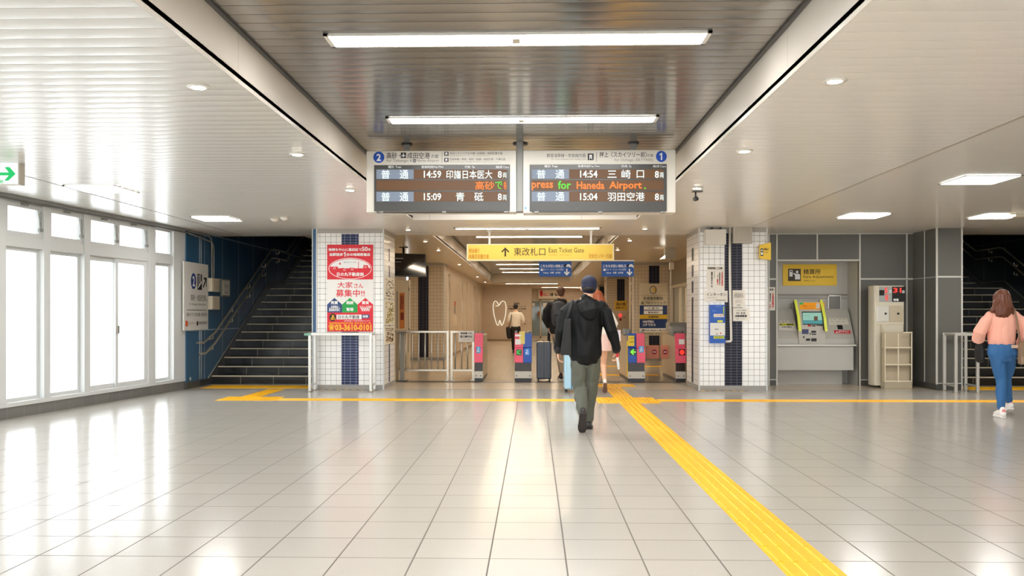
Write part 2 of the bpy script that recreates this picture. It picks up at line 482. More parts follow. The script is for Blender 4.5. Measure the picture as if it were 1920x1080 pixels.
def sash(a, b, z0, z1, off, parent, fr=0.04, name='sash'):
    m2 = MB(wpt)
    m2.box(a, off, z0, b, off + 0.03, z0 + fr); m2.box(a, off, z1 - fr, b, off + 0.03, z1)
    m2.box(a, off, z0 + fr, a + fr, off + 0.03, z1 - fr); m2.box(b - fr, off, z0 + fr, b, off + 0.03, z1 - fr)
    o = build(name, m2, FRAME_M, parent)
    m3 = MB(wpt); m3.box(a + fr, off + 0.012, z0 + fr, b - fr, off + 0.018, z1 - fr)
    build('pane', m3, glass, o)
    return o
for i, (a, b) in enumerate(bays):
    r = bpy.data.objects.new('window_%d' % wn, None); COL.objects.link(r); r['kind'] = 'structure'; wn += 1
    r.location = wpt(((a + b) / 2, 0, SILL))
    if i % 4 == 2 or i == 1 and False:
        pass
    if i == 1 or (i > 4 and i % 4 == 1):          # sliding pair, with a meeting stile and a latch
        mid = ws(220.5) if i == 1 else (a + b) / 2
        sash(a, mid + 0.035, SILL, TR0, 0.01, r, 0.07); sash(mid - 0.035, b, SILL, TR0, 0.045, r, 0.07)
        m2 = MB(wpt); m2.box(mid - 0.035, -0.012, 1.02, mid + 0.005, 0.01, 1.14); build('latch', m2, STEEL, r, bevel=0.004)
        mids = [(a, mid), (mid, b)]
    else:
        sash(a, b, SILL, TR0, 0.05, r, 0.045); mids = [(a, b)]
    for (c, d) in mids:                            # top-hung light with its stays
        if i == 0:
            sash(c, d, TR1, WTOP, 0.02, r, 0.03, 'top_light'); continue
        t0 = sash(c - 0.01, d + 0.01, TR1 - 0.01, WTOP + 0.01, 0.0, r, 0.07, 'top_light')
        m2 = MB(wpt)
        e = c + 0.055
        m2.limb([(e, -0.02, WTOP - 0.08), (e + 0.015, -0.035, TR1 + 0.12)], [0.006, 0.006], 6)
        m2.limb([(e + 0.05, -0.015, WTOP - 0.06), (e + 0.015, -0.035, TR1 + 0.12)], [0.005, 0.005], 6)
        m2.box(e - 0.02, -0.045, TR1 + 0.09, e + 0.05, -0.015, TR1 + 0.13)
        build('window_stay', m2, MGREY, t0)
        m2 = MB(wpt); m2.box((c + d) / 2 - 0.06, -0.03, WTOP - 0.03, (c + d) / 2 + 0.06, 0.0, WTOP - 0.005)
        build('latch', m2, MGREY, t0)
# cable duct and pipe at the head of the windows
mb = MB(wpt); mb.box(0.0, -0.10, HL - 0.035, 23.5, -0.07, HL - 0.008)
mb.tube([(0.0, -0.05, HL - 0.06), (23.5, -0.05, HL - 0.06)], 0.012, 8)
tag(build('cable_conduit', mb, MGREY, None, (W0.x, W0.y, 2.7)), 'long grey cable conduit running above the tall windows', 'conduit')

# --- blue wall at the left stair
XB = -6.09
mb = MB(); mb.box(XB - 0.15, 14.95, 0.12, XB, 16.05, HL); mb.box(XB - 0.15, 16.05, 0.0, XB, 27.5, 7.2)
struct('wall_left', mb, BLUEW)
mb = MB(); mb.box(XB - 0.12, 14.93, 0.0, XB + 0.008, 16.12, 0.12); struct('baseboard_left', mb, SKIRT)

RIS, TRD, Y0 = 0.16, 0.33, 16.12
def stairs(name, x0, x1, side, wallx, wallm):
    mb = MB(); nz = MB(); tr = MB(); y = Y0; z = 0
    prof = []
    def flight(n, y, z):
        for i in range(n):
            mb.add([(x0, y, z), (x1, y, z), (x1, y, z + RIS), (x0, y, z + RIS)], [(0, 1, 2, 3)])
            nz.box(x0, y - 0.012, z + RIS - 0.020, x1, y + 0.03, z + RIS + 0.002)
            tr.add([(x0, y, z + RIS), (x1, y, z + RIS), (x1, y + TRD, z + RIS), (x0, y + TRD, z + RIS)], [(0, 1, 2, 3)])
            y += TRD; z += RIS
        return y, z
    y, z = flight(12, y, z); ya = y - TRD
    tr.add([(x0, ya, z), (x1, ya, z), (x1, y + 0.9, z), (x0, y + 0.9, z)], [(0, 1, 2, 3)])
    y1 = y + 0.85; y2, z2 = flight(15, y1, z)
    o = struct('floor_' + name, mb, STEP_M)
    build('stair_tread', tr, TREAD_M, o); build('stair_nosing', nz, NOSE_M, o)
    # raking skirting on the outer wall
    sk = MB(); t = 0.30 * RIS / TRD
    e = 0.012 * (1 if side < 0 else -1)
    P = [(Y0 - 0.55, 0.0), (Y0 + 0.1, 0.0), (ya + 0.1, z - 0.05), (y1, z - 0.05), (y2, z2), (y2, z2 + 0.33), (y1 - 0.28, z + 0.14), (ya - 0.1, z + 0.14), (Y0 - 0.18, 0.12), (Y0 - 0.55, 0.12)]
    sk.prism(P, 'x', wallx, wallx + e)
    build('stair_skirting', sk, mat('stair_skirting_tile', (44, 42, 39), 0.3), o)
    ed = MB(); Q = [(Y0 - 0.18, 0.12), (ya - 0.1, z + 0.14), (y1 - 0.28, z + 0.14), (y2, z2 + 0.33)]
    for (a, b), (c, d) in zip(Q, Q[1:]):
        ed.prism([(a, b), (c, d), (c, d + 0.016), (a, b + 0.016)], 'x', wallx, wallx + e * 1.6)
    build('stair_edge_trim', ed, mat('stair_edge_metal', (150, 148, 138), 0.35), o)
    return y1, y2, z2
y1, y2, z2 = stairs('stairs_left', XB, -3.87, -1, XB, BLUEW)
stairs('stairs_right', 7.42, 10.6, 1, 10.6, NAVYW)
def shaft(x0, x1, nm):
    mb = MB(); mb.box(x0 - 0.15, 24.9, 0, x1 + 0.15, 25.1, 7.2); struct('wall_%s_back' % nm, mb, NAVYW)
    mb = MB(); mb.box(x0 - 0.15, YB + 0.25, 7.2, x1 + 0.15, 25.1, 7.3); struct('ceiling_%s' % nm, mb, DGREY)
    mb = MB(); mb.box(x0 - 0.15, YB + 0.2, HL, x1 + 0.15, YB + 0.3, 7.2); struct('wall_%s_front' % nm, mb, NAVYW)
shaft(XB, -3.87, 'stairs_left'); shaft(7.42, 10.6, 'stairs_right')
mb = MB(); mb.box(-7.6, 16.15, HL, -3.75, 16.42, HL + 0.02); struct('trim_20', mb, WHITE)
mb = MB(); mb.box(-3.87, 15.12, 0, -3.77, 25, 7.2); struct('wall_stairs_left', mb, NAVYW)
mb = MB(); mb.box(-3.87, 15.0, 0, -3.80, 15.12, HL); struct('trim_21', mb, mat('blue_trim', (52, 98, 140), 0.4))
mb = MB(); mb.box(-3.885, 14.985, 0, -3.868, 15.06, HL); mb.box(-3.80, 14.96, 0, -3.772, 15.02, HL); struct('trim_22', mb, FRAME_M)
mb = MB(); mb.box(10.6, YB - 2, 0, 10.75, 25, 7.2); struct('wall_stairs_right', mb, NAVYW)
mb = MB(); mb.box(10.6, YB - 2, 0.0, 10.62, YB - 0.1, 0.12); struct('baseboard_right', mb, SKIRT)
mb = MB(); mb.box(7.3, 15.5, 0, 7.42, 25, 7.2); struct('wall_stairs_right_inner', mb, NAVYW)

# --- tiled columns
def column(name, x0, x1, y0, y1, tile, blue, stripes=True, strip_x=None, side=None, base=True):
    mb = MB(); mb.box(x0, y0, 0.085, x1, y1, HL - 0.08)
    o = struct(name, mb, tile)
    b = MB(); b.box(x0 - 0.004, y0 - 0.004, 0, x1 + 0.004, y1 + 0.004, 0.085); build('baseboard', b, mat('grey_column_base', (150, 148, 144), 0.35), o)
    b = MB(); b.box(x0 - 0.006, y0 - 0.006, HL - 0.08, x1 + 0.006, y1 + 0.006, HL); build('cap', b, mat('grey_column_cap', (168, 164, 158), 0.4), o)
    if strip_x is not None:
        b = MB(); b.box(strip_x, y0 - 0.003, 0.085, strip_x + 0.3, y0 + 0.01, HL - 0.09); build('mosaic_stripe', b, blue, o)
    if side is not None:
        xs = x1 if side > 0 else x0; b = MB(); yc = (y0 + y1) / 2 - 0.06
        for z0, z1 in ((0.1, 1.62), (1.70, 1.91), (1.99, 2.2), (2.28, 2.5)):
            b.box(xs - 0.01, yc, z0, xs + side * 0.003, yc + 0.12, z1)
        build('mosaic_stripe', b, blue, o)
    b = MB()
    for x in (x0, x1):
        for y in ((y0,) if y0 < 20 else (y0,)):
            b.box(x - 0.012, y - 0.008, 0, x + 0.012, y + 0.012, HL)
    build('corner_trim', b, FRAME_M, o)
    return o
column('column_left', X_(594, YC), X_(719, YC), YC, YC + 1.22, WTILE, BTILE, strip_x=X_(640.5, YC), side=1)
column('column_right', X_(1311, YC), X_(1438, YC), YC, YC + 1.22, WTILE, BTILE2, strip_x=X_(1358.5, YC), side=-1)
column('column_left_far', -3.62, -2.6, 24.8, 26.0, CTILE, BTILE2, strip_x=-3.34)
column('column_right_far', 2.87, 3.95, 24.8, 26.1, CTILE, BTILE2, strip_x=3.3, side=-1)
column('column_right_third', 2.87, 3.95, 34.0, 35.2, CTILE, BTILE2, strip_x=3.27)
column('column_right_fourth', 2.87, 3.95, 43.0, 44.2, CTILE, BTILE2, strip_x=3.27)

# --- corridor walls
mb = MB(); mb.box(-2.75, 26.0, 0, -2.6, 43.7, HL); struct('wall_corridor_left', mb, STONE)
mb = MB(); mb.box(-2.75, 43.7, 0, -0.12, 43.9, HL); struct('wall_corridor_end', mb, STONE)
mb = MB(); mb.box(-0.12, 43.7, 0, -0.10, 49.0, HL); mb.box(-0.12, 49, 2.22, 4.4, 49.1, HL); mb.box(1.4, 49, 0, 4.4, 49.1, 2.22); struct('wall_corridor_far', mb, STONE)
mb = MB(); mb.box(3.95, 16.17, 0, 4.05, 52, 0.98); mb.box(3.95, 16.17, 2.1, 4.05, 52, HL); mb.box(3.95, 24.9, 0.98, 4.05, 52, 2.1)
struct('wall_corridor_right', mb, mat('warm_grey_wall', (150, 140, 126), 0.4))
mb = MB(); mb.box(4.06, 16.85, 0, 7.1, 16.95, HL); struct('wall_office_back', mb, mat('office_wall', (200, 192, 176), 0.6))
mb = MB(); mb.box(-3.77, 16.17, 0, -3.7, 24.8, HL); struct('wall_corridor_left_near', mb, mat('booth_cream', (206, 194, 172), 0.5))
mb = MB(); mb.box(-7.6, 52, 0, 8, 52.1, HL); struct('wall_back', mb, STONE)
# darker polished uprights on the left corridor wall
for i, (ya, yb) in enumerate(((26.02, 26.5), (31.0, 31.25), (33.0, 33.2), (37.0, 37.3), (40.5, 40.7))):
    mb = MB(); mb.box(-2.6, ya, 0.05, -2.575, yb, 2.55)
    struct('trim_%d' % (30 + i), mb, mat('polished_upright', (200, 184, 160), 0.16, 0.25))
mb = MB(); mb.box(-2.6, 26.02, 0, -2.59, 43.7, 0.08); mb.box(-2.6, 43.69, 0, -0.12, 43.7, 0.08); struct('baseboard_corridor', mb, mat('corr_skirt', (150, 124, 98), 0.4))

# --- grey panel wall with the fare adjustment niche
YG = 16.05
gx = lambda p: X_(p, YG)
NX0, NX1 = gx(1457), gx(1612); NT_, NB = 2.33, 0.0
mb = MB(); mb.box(X_(1438, YG) - 0.02, YG, 0, NX0, YG + 0.1, HL); mb.box(NX0, YG, NT_, NX1, YG + 0.1, HL); mb.box(NX1, YG, 0, 7.0, YG + 0.1, HL)
struct('wall_right', mb, GREYW)
XP0, XP1, YP = 6.98, 7.42, 15.12
mb = MB(); mb.box(XP0, YP, 0, XP1, YG + 0.3, HL); struct('wall_right_pier', mb, GREYW)
mb = MB(); mb.box(gx(1612), YG - 0.008, 0, 6.98, YG + 0.02, 0.1); mb.box(gx(1438), YG - 0.008, 0, NX0, YG + 0.02, 0.1)
mb.box(XP0 - 0.008, YP - 0.008, 0, XP1 + 0.004, YG, 0.11); struct('baseboard_front', mb, SKIRT)
TRIM = mat('white_joint_strip', (206, 205, 198), 0.35)
mb = MB(); t = 0.014
for px in (1441.5, 1612, 1700): x = gx(px); mb.box(x - t, YG - 0.012, 0.0, x + t, YG, HL)
x = NX0 - 0.006; mb.box(x - t, YG - 0.012, 0.0, x + t, YG, HL)
x = gx(1532); mb.box(x - t, YG - 0.012, NT_, x + t, YG, HL)
mb.box(NX0 + 0.01, YG - 0.0105, NT_ - 0.03, NX1 - 0.014, YG, NT_ - 0.001)
zj = Z_(1650, 523, YG); mb.box(NX1, YG - 0.0105, zj - t, 6.98, YG, zj + t); mb.box(gx(1441), YG - 0.0105, zj - t, NX0, YG, zj + t)
mb.box(gx(1441), YG - 0.0105, 0.1, NX0, YG, 0.115); mb.box(NX1, YG - 0.0105, 0.1, 6.9, YG, 0.115)
mb.box(XP0 - 0.01, YP - 0.012, 0.1, XP0 + 0.018, YP + 0.01, HL); mb.box(XP1 - 0.02, YP - 0.012, 0.0, XP1 + 0.006, YP + 0.01, HL)
zj2 = Z_(1768, 519, YP); mb.box(XP0, YP - 0.0105, zj2 - t, XP1 - 0.01, YP, zj2 + t); mb.box(XP0, YP - 0.0105, 0.112, XP1 - 0.01, YP, 0.125)
mb.box(XP0 - 0.008, 15.56, 0.1, XP0, 15.58, HL); mb.box(XP0 - 0.007, YP, zj2 - 0.006, XP0, YG, zj2 + 0.006)
mb.box(gx(1441), YG - 0.009, HL - 0.016, 6.98, YG, HL - 0.001)
struct('trim_23', mb, TRIM)
# niche shell
mb = MB(); D = YG + 0.62
mb.box(NX0, D, 0, NX1, D + 0.05, NT_); mb.box(NX0 - 0.03, YG + 0.002, 0, NX0, D, NT_); mb.box(NX1, YG + 0.1, 0, NX1 + 0.03, D, NT_); mb.box(NX0, YG + 0.1, NT_, NX1, D, NT_ + 0.03)
struct('wall_niche', mb, NICHE_M)
# outer closing walls, open entrance behind the camera
mb = MB(); mb.box(12.9, YNEAR, 0, 13, YB, HL); struct('wall_right_end', mb, mat('cream_wall', (206, 198, 184), 0.5))
mb = MB(); mb.box(10.75, YB, 0, 13, YB + 0.1, HL); struct('wall_right_stub', mb, GREYW)
mb = MB(); mb.box(-12, YNEAR - 0.1, 2.5, 13, YNEAR, HH + 0.1)
for x in (-8.2, -4, 0, 4, 8, 12.4): mb.box(x, YNEAR - 0.1, 0, x + 0.3, YNEAR, 2.5)
struct('wall_entrance', mb, mat('cream_wall', (206, 198, 184), 0.5))

# ================================================================== THINGS: lights
TUBE = glow('tube_light', NEUT, LAMP_E)
TUBEW = glow('warm_tube_light', WARM, LAMP_E * 1.0)
PANEL = glow('panel_light', NEUT, LAMP_E * 0.6)
DOWN = glow('downlight_glow', (1.0, .9, .74), LAMP_E * 2)
DOWNW = glow('warm_downlight_glow', (1.0, .84, .6), LAMP_E * 1.0)
def tube_fixture(y, z, xa, xb, m, label, group, wd=0.26):
    t = thing('ceiling_light', label, 'ceiling light', ((xa + xb) / 2, y, z), group)
    f = MB(); r = 0.02
    f.box(xa, y - wd / 2, z - 0.012, xb, y - wd / 2 + r, z); f.box(xa, y + wd / 2 - r, z - 0.012, xb, y + wd / 2, z)
    f.box(xa, y - wd / 2, z - 0.012, xa + 0.03, y + wd / 2, z); f.box(xb - 0.03, y - wd / 2, z - 0.012, xb, y + wd / 2, z)
    build('frame', f, WHITE, t)
    d = MB(); d.box(xa + 0.03, y - wd / 2 + r, z - 0.006, xb - 0.03, y + wd / 2 - r, z - 0.002); build('diffuser', d, m, t)
    c = MB(); xm = (xa + xb) / 2; c.box(xm - 0.03, y - 0.05, z - 0.02, xm + 0.02, y + 0.05, z - 0.004); build('lamp_holder', c, CREAMP, t)
    return t
xa, xb = -1.385, 1.16
names = {5.75: 'long twin tube light across the grey ceiling, nearest the camera', 8.12: 'long twin tube light across the grey ceiling just before the departure boards'}
for y in (-6.1, -3.7, -1.35, 1.02, 3.38, 5.75, 8.12, 10.5, 12.6):
    tube_fixture(y, HH - 0.003, xa, xb, TUBE, names.get(y, 'long tube light recessed in the raised grey ceiling'), 'tube lights in the grey ceiling')
tube_fixture(14.95, HL - 0.002, xa, xb, glow('low_tube_light', NEUT, 4.5), 'long tube light in the low ceiling just before the ticket gates', None, 0.22)
for i, y in enumerate((17.7, 20.3, 23.0, 25.7, 28.4, 31.3, 34.2, 37.0)):
    tube_fixture(y, HH - 0.002, xa, xb, TUBEW, 'warm tube light across the raised corridor ceiling beyond the yellow sign', 'tube lights in the corridor', 0.2)
tube_fixture(41.2, HL - 0.002, xa, xb, TUBEW, 'warm tube light at the lowered end of the corridor', None, 0.2)
tube_fixture(47.0, HL - 0.002, 0.4, 3.0, TUBEW, 'warm tube light above the far glass door', None, 0.2)

def panel_light(x, y, label):
    t = thing('panel_light', label, 'ceiling light', (x, y, HL - 0.002), 'square panel lights')
    f = MB(); a = 0.31; z = HL - 0.004
    for (p, q_, r, s_) in ((-a, -a, a, -a + .02), (-a, a - .02, a, a), (-a, -a, -a + .02, a), (a - .02, -a, a, a)): f.box(x + p, y + q_, z - 0.01, x + r, y + s_, z)
    build('frame', f, WHITE, t)
    d = MB(); d.box(x - a + .02, y - a + .02, z - 0.005, x + a - .02, y + a - .02, z - 0.001); build('diffuser', d, PANEL, t)
panel_light(-5.15, 10.15, 'square panel light above the nearer tall windows')
panel_light(-4.95, 13.35, 'square panel light before the left blue wall')
panel_light(4.95, 9.7, 'large bright square panel light nearest on the right ceiling')
panel_light(5.0, 13.2, 'square panel light above the fare adjustment niche')
panel_light(7.05, 13.3, 'square panel light near the right stairs')
for x in (-5.0, 5.0, 8.4):
    for y in (6.3, 2.8, -0.7, -4.2): panel_light(x, y, 'square panel light in the side ceiling out of sight')
panel_light(9.1, 9.7, 'square panel light in the side ceiling out of sight'); panel_light(9.1, 13.3, 'square panel light in the side ceiling out of sight')

def downlight(x, y, m, label, group, q=1.0):
    t = thing('downlight', label, 'downlight', (x, y, HL), group)
    r = MB(); r.lathe((x, y, HL), [(0.075 * q, -0.001), (0.075 * q, -0.010), (0.056 * q, -0.012)], 24); build('ring', r, WHITE, t)
    d = MB(); d.lathe((x, y, HL), [(0.045 * q, -0.011), (0.045 * q, -0.014)], 20); build('lamp', d, m, t)
    return t
dlab = ['round downlight in the white ceiling, nearest on the left', 'round downlight in the white ceiling, second from the camera on the left', 'round downlight left of the departure boards',]
for i, y in enumerate((5.62, 8.0, 10.3)): downlight(-2.21, y, DOWN, dlab[i], 'downlights along the left fascia')
for i, y in enumerate((12.7, 15.1, 17.5, 19.9, 25.5, 33.7, 39.0)):
    downlight(-2.21, y, DOWNW, 'small round downlight left of the raised corridor ceiling', 'corridor downlights on the left', .75)
dlab = ['round downlight in the cream ceiling, nearest on the right', 'round downlight in the cream ceiling, second from the camera on the right', 'round downlight beside the small ceiling camera']
for i, y in enumerate((5.58, 7.95, 10.25)): downlight(1.93, y, DOWN, dlab[i], 'downlights along the right fascia')
for i, y in enumerate((12.7, 15.05, 17.4, 19.9)):
    downlight(1.93, y, DOWNW, 'small round downlight right of the raised corridor ceiling', 'corridor downlights on the right', .75)

# ceiling sensors, camera
def sensor(px, py, X, label):
    y = onX(px, py, X).y
    t = thing('smoke_detector', label, 'smoke detector', (X, y, HL))
    a = MB(); a.lathe((X, y, HL), [(0.06, -0.001), (0.06, -0.02), (0.03, -0.045), (0.01, -0.05)], 20); build('body', a, WHITE, t)
    b = MB(); b.lathe((X, y, HL), [(0.075, -0.001), (0.075, -0.006)], 20); build('base', b, CREAMP, t)
sensor(533, 405, -3.85, 'white dome detector on the left white ceiling')
sensor(515, 400, -4.05, 'flat white disc detector beside the dome on the left ceiling')
t = thing('ceiling_speaker', 'small cream box unit beside the panel light near right stairs', 'ceiling unit', (7.15, 12.9, HL))
a = MB(); a.box(7.09, 12.85, HL - 0.06, 7.22, 12.98, HL); build('body', a, CREAMP, t, bevel=0.005)
a = MB(); a.box(7.07, 12.83, HL - 0.006, 7.24, 13.0, HL); build('base', a, WHITE, t)
# tiny ceiling camera at the right fascia
cx, cy = 1.99, 10.55
t = thing('security_camera', 'small black security camera hanging from the ceiling right of the departure boards', 'security camera', (cx, cy, HL))
a = MB(); a.box(cx - 0.06, cy - 0.05, HL - 0.008, cx + 0.06, cy + 0.05, HL); build('mounting_plate', a, DGREY, t)
a = MB(); a.cyl((cx - 0.02, cy, HL), (cx - 0.02, cy, HL - 0.07), 0.011); build('stem', a, DGREY, t)
a = MB(); a.limb([(cx - 0.02, cy + 0.03, HL - 0.09), (cx - 0.02, cy - 0.06, HL - 0.1)], [0.028, 0.026]); build('camera_body', a, BLACK, t)

# ================================================================== departure boards
YD = 9.17
LEDW = glow('led_white', (0.80, 0.95, 0.90), 0.62, False); LEDO = glow('led_orange', (1.0, 0.20, 0.01), 0.6, False); LEDG = glow('led_green', (0.09, 0.85, 0.02), .45, False)
LEDBG = mat('led_row_brown', (44, 28, 18), 0.6, emit=(0.20, 0.085, 0.02), es=0.28, sample=False)
LEDBB = mat('led_row_blue', (60, 66, 80), 0.6, emit=(0.20, 0.24, 0.29), es=0.42, sample=False)
BFACE = mat('board_white_face', (214, 209, 198), 0.4)
BDARK = mat('board_dark_face', (62, 61, 58), 0.3)
BINK = mat('sign_grey_ink', (52, 50, 48), 0.5)
def board(x0, x1, y0, y1, fx0, fx1, label, hdr, rows, dark, heads, ledx):
    c = onY((x0 + x1) / 2, y1, YD)
    t = thing('departure_board', label, 'departure board', (c.x, YD, c.z), 'departure boards')
    S = PY(YD)
    a = MB(); slab(a, YD, x0, y0, x1, y1, 0.22); build('housing', a, BFACE, t, bevel=0.006)
    a = MB(); slab(a, YD - 0.012, dark[0], dark[1], dark[2], dark[3], 0.03); build('display_bezel', a, BDARK, t, bevel=0.003)
    # dark strip and clips under the display
    a = MB(); slab(a, YD - 0.01, dark[0] + 4, dark[3] + 0.2, dark[2] - 2, dark[3] + 2.0, 0.1); build('vent_strip', a, BLACK, t)
    for px in (dark[0] + 13, (dark[0] + dark[2]) / 2 + 4, dark[2] - 7):
        a = MB(); slab(a, YD - 0.02, px - 4, dark[3] - 0.5, px + 4, dark[3] + 2.8, 0.06); build('clip', a, MGREY, t, bevel=0.002)
    marks('header_lettering', t, BINK, S, hdr['ink'])
    marks('header_small_lettering', t, mat('sign_light_ink', (120, 116, 108), 0.5), S, hdr['light'])
    marks('icon_panel', t, INK, S, hdr['icon']); marks('icon', t, WPRINT, S, hdr['iconw'], 0.0035)
    marks('platform_disc', t, mat('platform_blue', (14, 72, 170), 0.4), S, hdr['disc']); marks('platform_number', t, WPRINT, S, hdr['num'], 0.0035)
    marks('column_headings', t, WPRINT, S, heads, 0.014)
    ra = []; rb = []
    for (ya, yb, split) in rows:
        if split: rb.append(('r', ledx[0], ya, split, yb)); ra.append(('r', split, ya, ledx[1], yb))
        else: ra.append(('r', ledx[0], ya, ledx[1], yb))
    marks('led_row', t, LEDBG, S, ra, 0.014); marks('led_row', t, LEDBB, S, rb, 0.014)
    return t
def train_icon(x, y, w_, h_):
    return [('r', x, y, x + w_, y + h_)], [('r', x + w_ * .25, y + h_ * .18, x + w_ * .75, y + h_ * .5), ('r', x + w_ * .25, y + h_ * .55, x + w_ * .75, y + h_ * .72),
            ('p', [(x + w_ * .2, y + h_ * .92), (x + w_ * .3, y + h_ * .76), (x + w_ * .38, y + h_ * .76), (x + w_ * .3, y + h_ * .92)]), ('p', [(x + w_ * .62, y + h_ * .76), (x + w_ * .7, y + h_ * .76), (x + w_ * .8, y + h_ * .92), (x + w_ * .7, y + h_ * .92)])]
def plane_icon(cx, cy, r):
    return [('p', [(cx, cy - r), (cx + r * .16, cy - r * .7), (cx + r * .16, cy - r * .2), (cx + r * .9, cy + r * .3), (cx + r * .9, cy + r * .5), (cx + r * .16, cy + r * .28),
        (cx + r * .14, cy + r * .7), (cx + r * .35, cy + r * .9), (cx, cy + r * .8), (cx - r * .35, cy + r * .9), (cx - r * .14, cy + r * .7), (cx - r * .16, cy + r * .28),
        (cx - r * .9, cy + r * .5), (cx - r * .9, cy + r * .3), (cx - r * .16, cy - r * .2), (cx - r * .16, cy - r * .7)])]
i1, w1 = train_icon(833, 284.8, 8, 7.6); i2, w2 = train_icon(833, 296.2, 8, 7.6)
hdr = dict(
    ink=[('t', '高砂・', 725, 286, 751, 297.5, .01), ('t', '成田空港', 763.5, 286, 806, 297.5, .01), ('t', '方面', 808, 289.5, 822, 296.5), ('r', 828.6, 285, 829.2, 305),
         ('t', '成田スカイアクセス線 / 北総線・成田空港方面', 843, 285, 942, 289.8), ('t', '京成本線・青砥・高砂・船橋・成田空港・千葉方面', 843, 296.4, 947.5, 300.8)],
    light=[('t', 'for Takasago &', 725, 298.5, 773, 305), ('t', 'Narita Airport', 781, 298.5, 823, 305), ('t', 'Narita Sky Access Line / for Narita Airport', 843, 291.4, 918, 293.4), ('t', 'Main Line for Aoto, Takasago, Funabashi, Narita Airport, Chiba', 843, 302.6, 935, 304.6)],
    icon=i1 + i2 + [('r', 751.5, 286, 761.5, 296.5), ('r', 774.5, 298.6, 779.5, 304.4)], iconw=w1 + w2 + plane_icon(756.5, 291.2, 4.4) + plane_icon(777, 301.5, 2.2),
    disc=[('o', 710.3, 295, 10.4, 10.6)], num=[('t', '2', 706, 288.5, 714.5, 302, .03)])
B1 = board(687, 968, 281.8, 398.2, 0, 0, 'departure board numbered 2 for Narita Airport, left of the centre pole', hdr,
      [(318.2, 336, 776), (338.5, 357, None), (360, 378, 776)], (701.5, 308.5, 956, 396), 
      [('t', '種別', 728, 311, 739, 315.8), ('t', 'Train', 742, 311.5, 752.5, 315.5), ('t', '発車時刻', 790.5, 311, 812, 315.8), ('t', 'Dep.Time', 813, 311.5, 831.5, 315.8),
       ('t', '行先', 871.5, 311, 882, 315.8), ('t', 'To', 884.5, 311.5, 890, 315.5), ('t', '編成', 930, 311, 942, 315.8), ('t', 'Cars', 943.5, 311.5, 954, 315.5)], (706, 950.5))
S = PY(YD)
marks('led_lettering', B1, LEDW, S, [('t', '普', 715.5, 319.5, 731.5, 335.5, .01), ('t', '通', 750, 319.5, 766, 335.5, .01), ('t', '14:59', 795, 320.5, 827.5, 334, .015), ('t', '印旛日本医大', 837, 319.5, 923, 335.5, .01),
      ('t', '8', 933.5, 321, 941, 334, .015), ('t', '両', 943, 324.5, 950, 334, .005),
      ('t', '普', 715.5, 361.3, 731.5, 377.5, .01), ('t', '通', 750, 361.3, 766, 377.5, .01), ('t', '15:09', 795, 362.5, 827.5, 376, .015), ('t', '青', 855, 361.3, 871, 377.3, .01), ('t', '砥', 889.5, 361.3, 906.5, 377.3, .01),
      ('t', '8', 933.5, 363, 941, 376, .015), ('t', '両', 943, 366, 950, 376, .005)], 0.016)
marks('led_lettering', B1, LEDO, S, [('t', '高砂', 891.5, 340.5, 926.5, 356, .015), ('t', '各', 944.5, 340.5, 950.3, 355.5, .01)], 0.016)
marks('led_lettering', B1, LEDG, S, [('t', 'で', 928.5, 341, 942, 355, .015)], 0.016)
i3, w3 = train_icon(1102, 288, 11, 12.5)
hdr = dict(
    ink=[('t', '都営浅草線・京急線方面', 1025, 288, 1098, 295), ('r', 1118.2, 284.5, 1118.8, 303.5), ('t', '押上〈スカイツリー前〉', 1124, 284.8, 1213, 295, .01), ('t', '方面', 1213, 288.5, 1225, 294.5)],
    light=[('t', 'for Toei Asakusa Line, Keikyu Line', 1034, 297, 1099, 300.5), ('t', 'for Oshiage (SKYTREE)', 1152, 297.3, 1224.5, 303.6)],
    icon=i3, iconw=w3, disc=[('o', 1240, 293.4, 10.2, 10.5)], num=[('p', [(1239, 300), (1239, 290), (1236.4, 291.4), (1236.4, 289.2), (1239.8, 286.8), (1241.6, 286.8), (1241.6, 300)])])
B2 = board(981, 1267, 280.6, 399.5, 0, 0, 'departure board numbered 1 for Oshiage, right of the centre pole', hdr,
      [(318.0, 335.5, 1067), (338.2, 357, None), (359.8, 378, 1067)], (993, 307.5, 1250, 396.5),
      [('t', '種別', 1020.5, 309.8, 1032, 314.4), ('t', 'Train', 1034.5, 310.3, 1045.5, 314.2), ('t', '発車時刻', 1083.5, 309.8, 1104.5, 314.4), ('t', 'Dep.Time', 1105.5, 310.3, 1124, 314.4),
       ('t', '行先', 1165, 309.8, 1176.5, 314.4), ('t', 'To', 1178.5, 310.3, 1183.5, 314.2), ('t', '編成', 1224, 309.8, 1236, 314.4), ('t', 'Cars', 1237.5, 310.3, 1248, 314.2)], (997, 1244))
marks('led_lettering', B2, LEDW, S, [('t', '普', 1006.5, 319, 1023, 335, .01), ('t', '通', 1041.5, 319, 1058, 335, .01), ('t', '14:54', 1087.5, 320, 1120, 333.5, .015), ('t', '三', 1139, 320.5, 1155.5, 333.5, .02), ('t', '崎', 1165, 319, 1182, 335, .01), ('t', '口', 1193.5, 320, 1207, 334, .01),
      ('t', '8', 1227.5, 321, 1235, 334, .015), ('t', '両', 1237, 324, 1244, 334, .005),
      ('t', '普', 1006.5, 361, 1023, 377, .01), ('t', '通', 1041.5, 361, 1058, 377, .01), ('t', '15:04', 1087.5, 362.5, 1120, 376, .015), ('t', '羽田空港', 1139, 361, 1208, 377, .01),
      ('t', '8', 1227.5, 363, 1235, 376, .015), ('t', '両', 1237, 366, 1244, 376, .005)], 0.016)
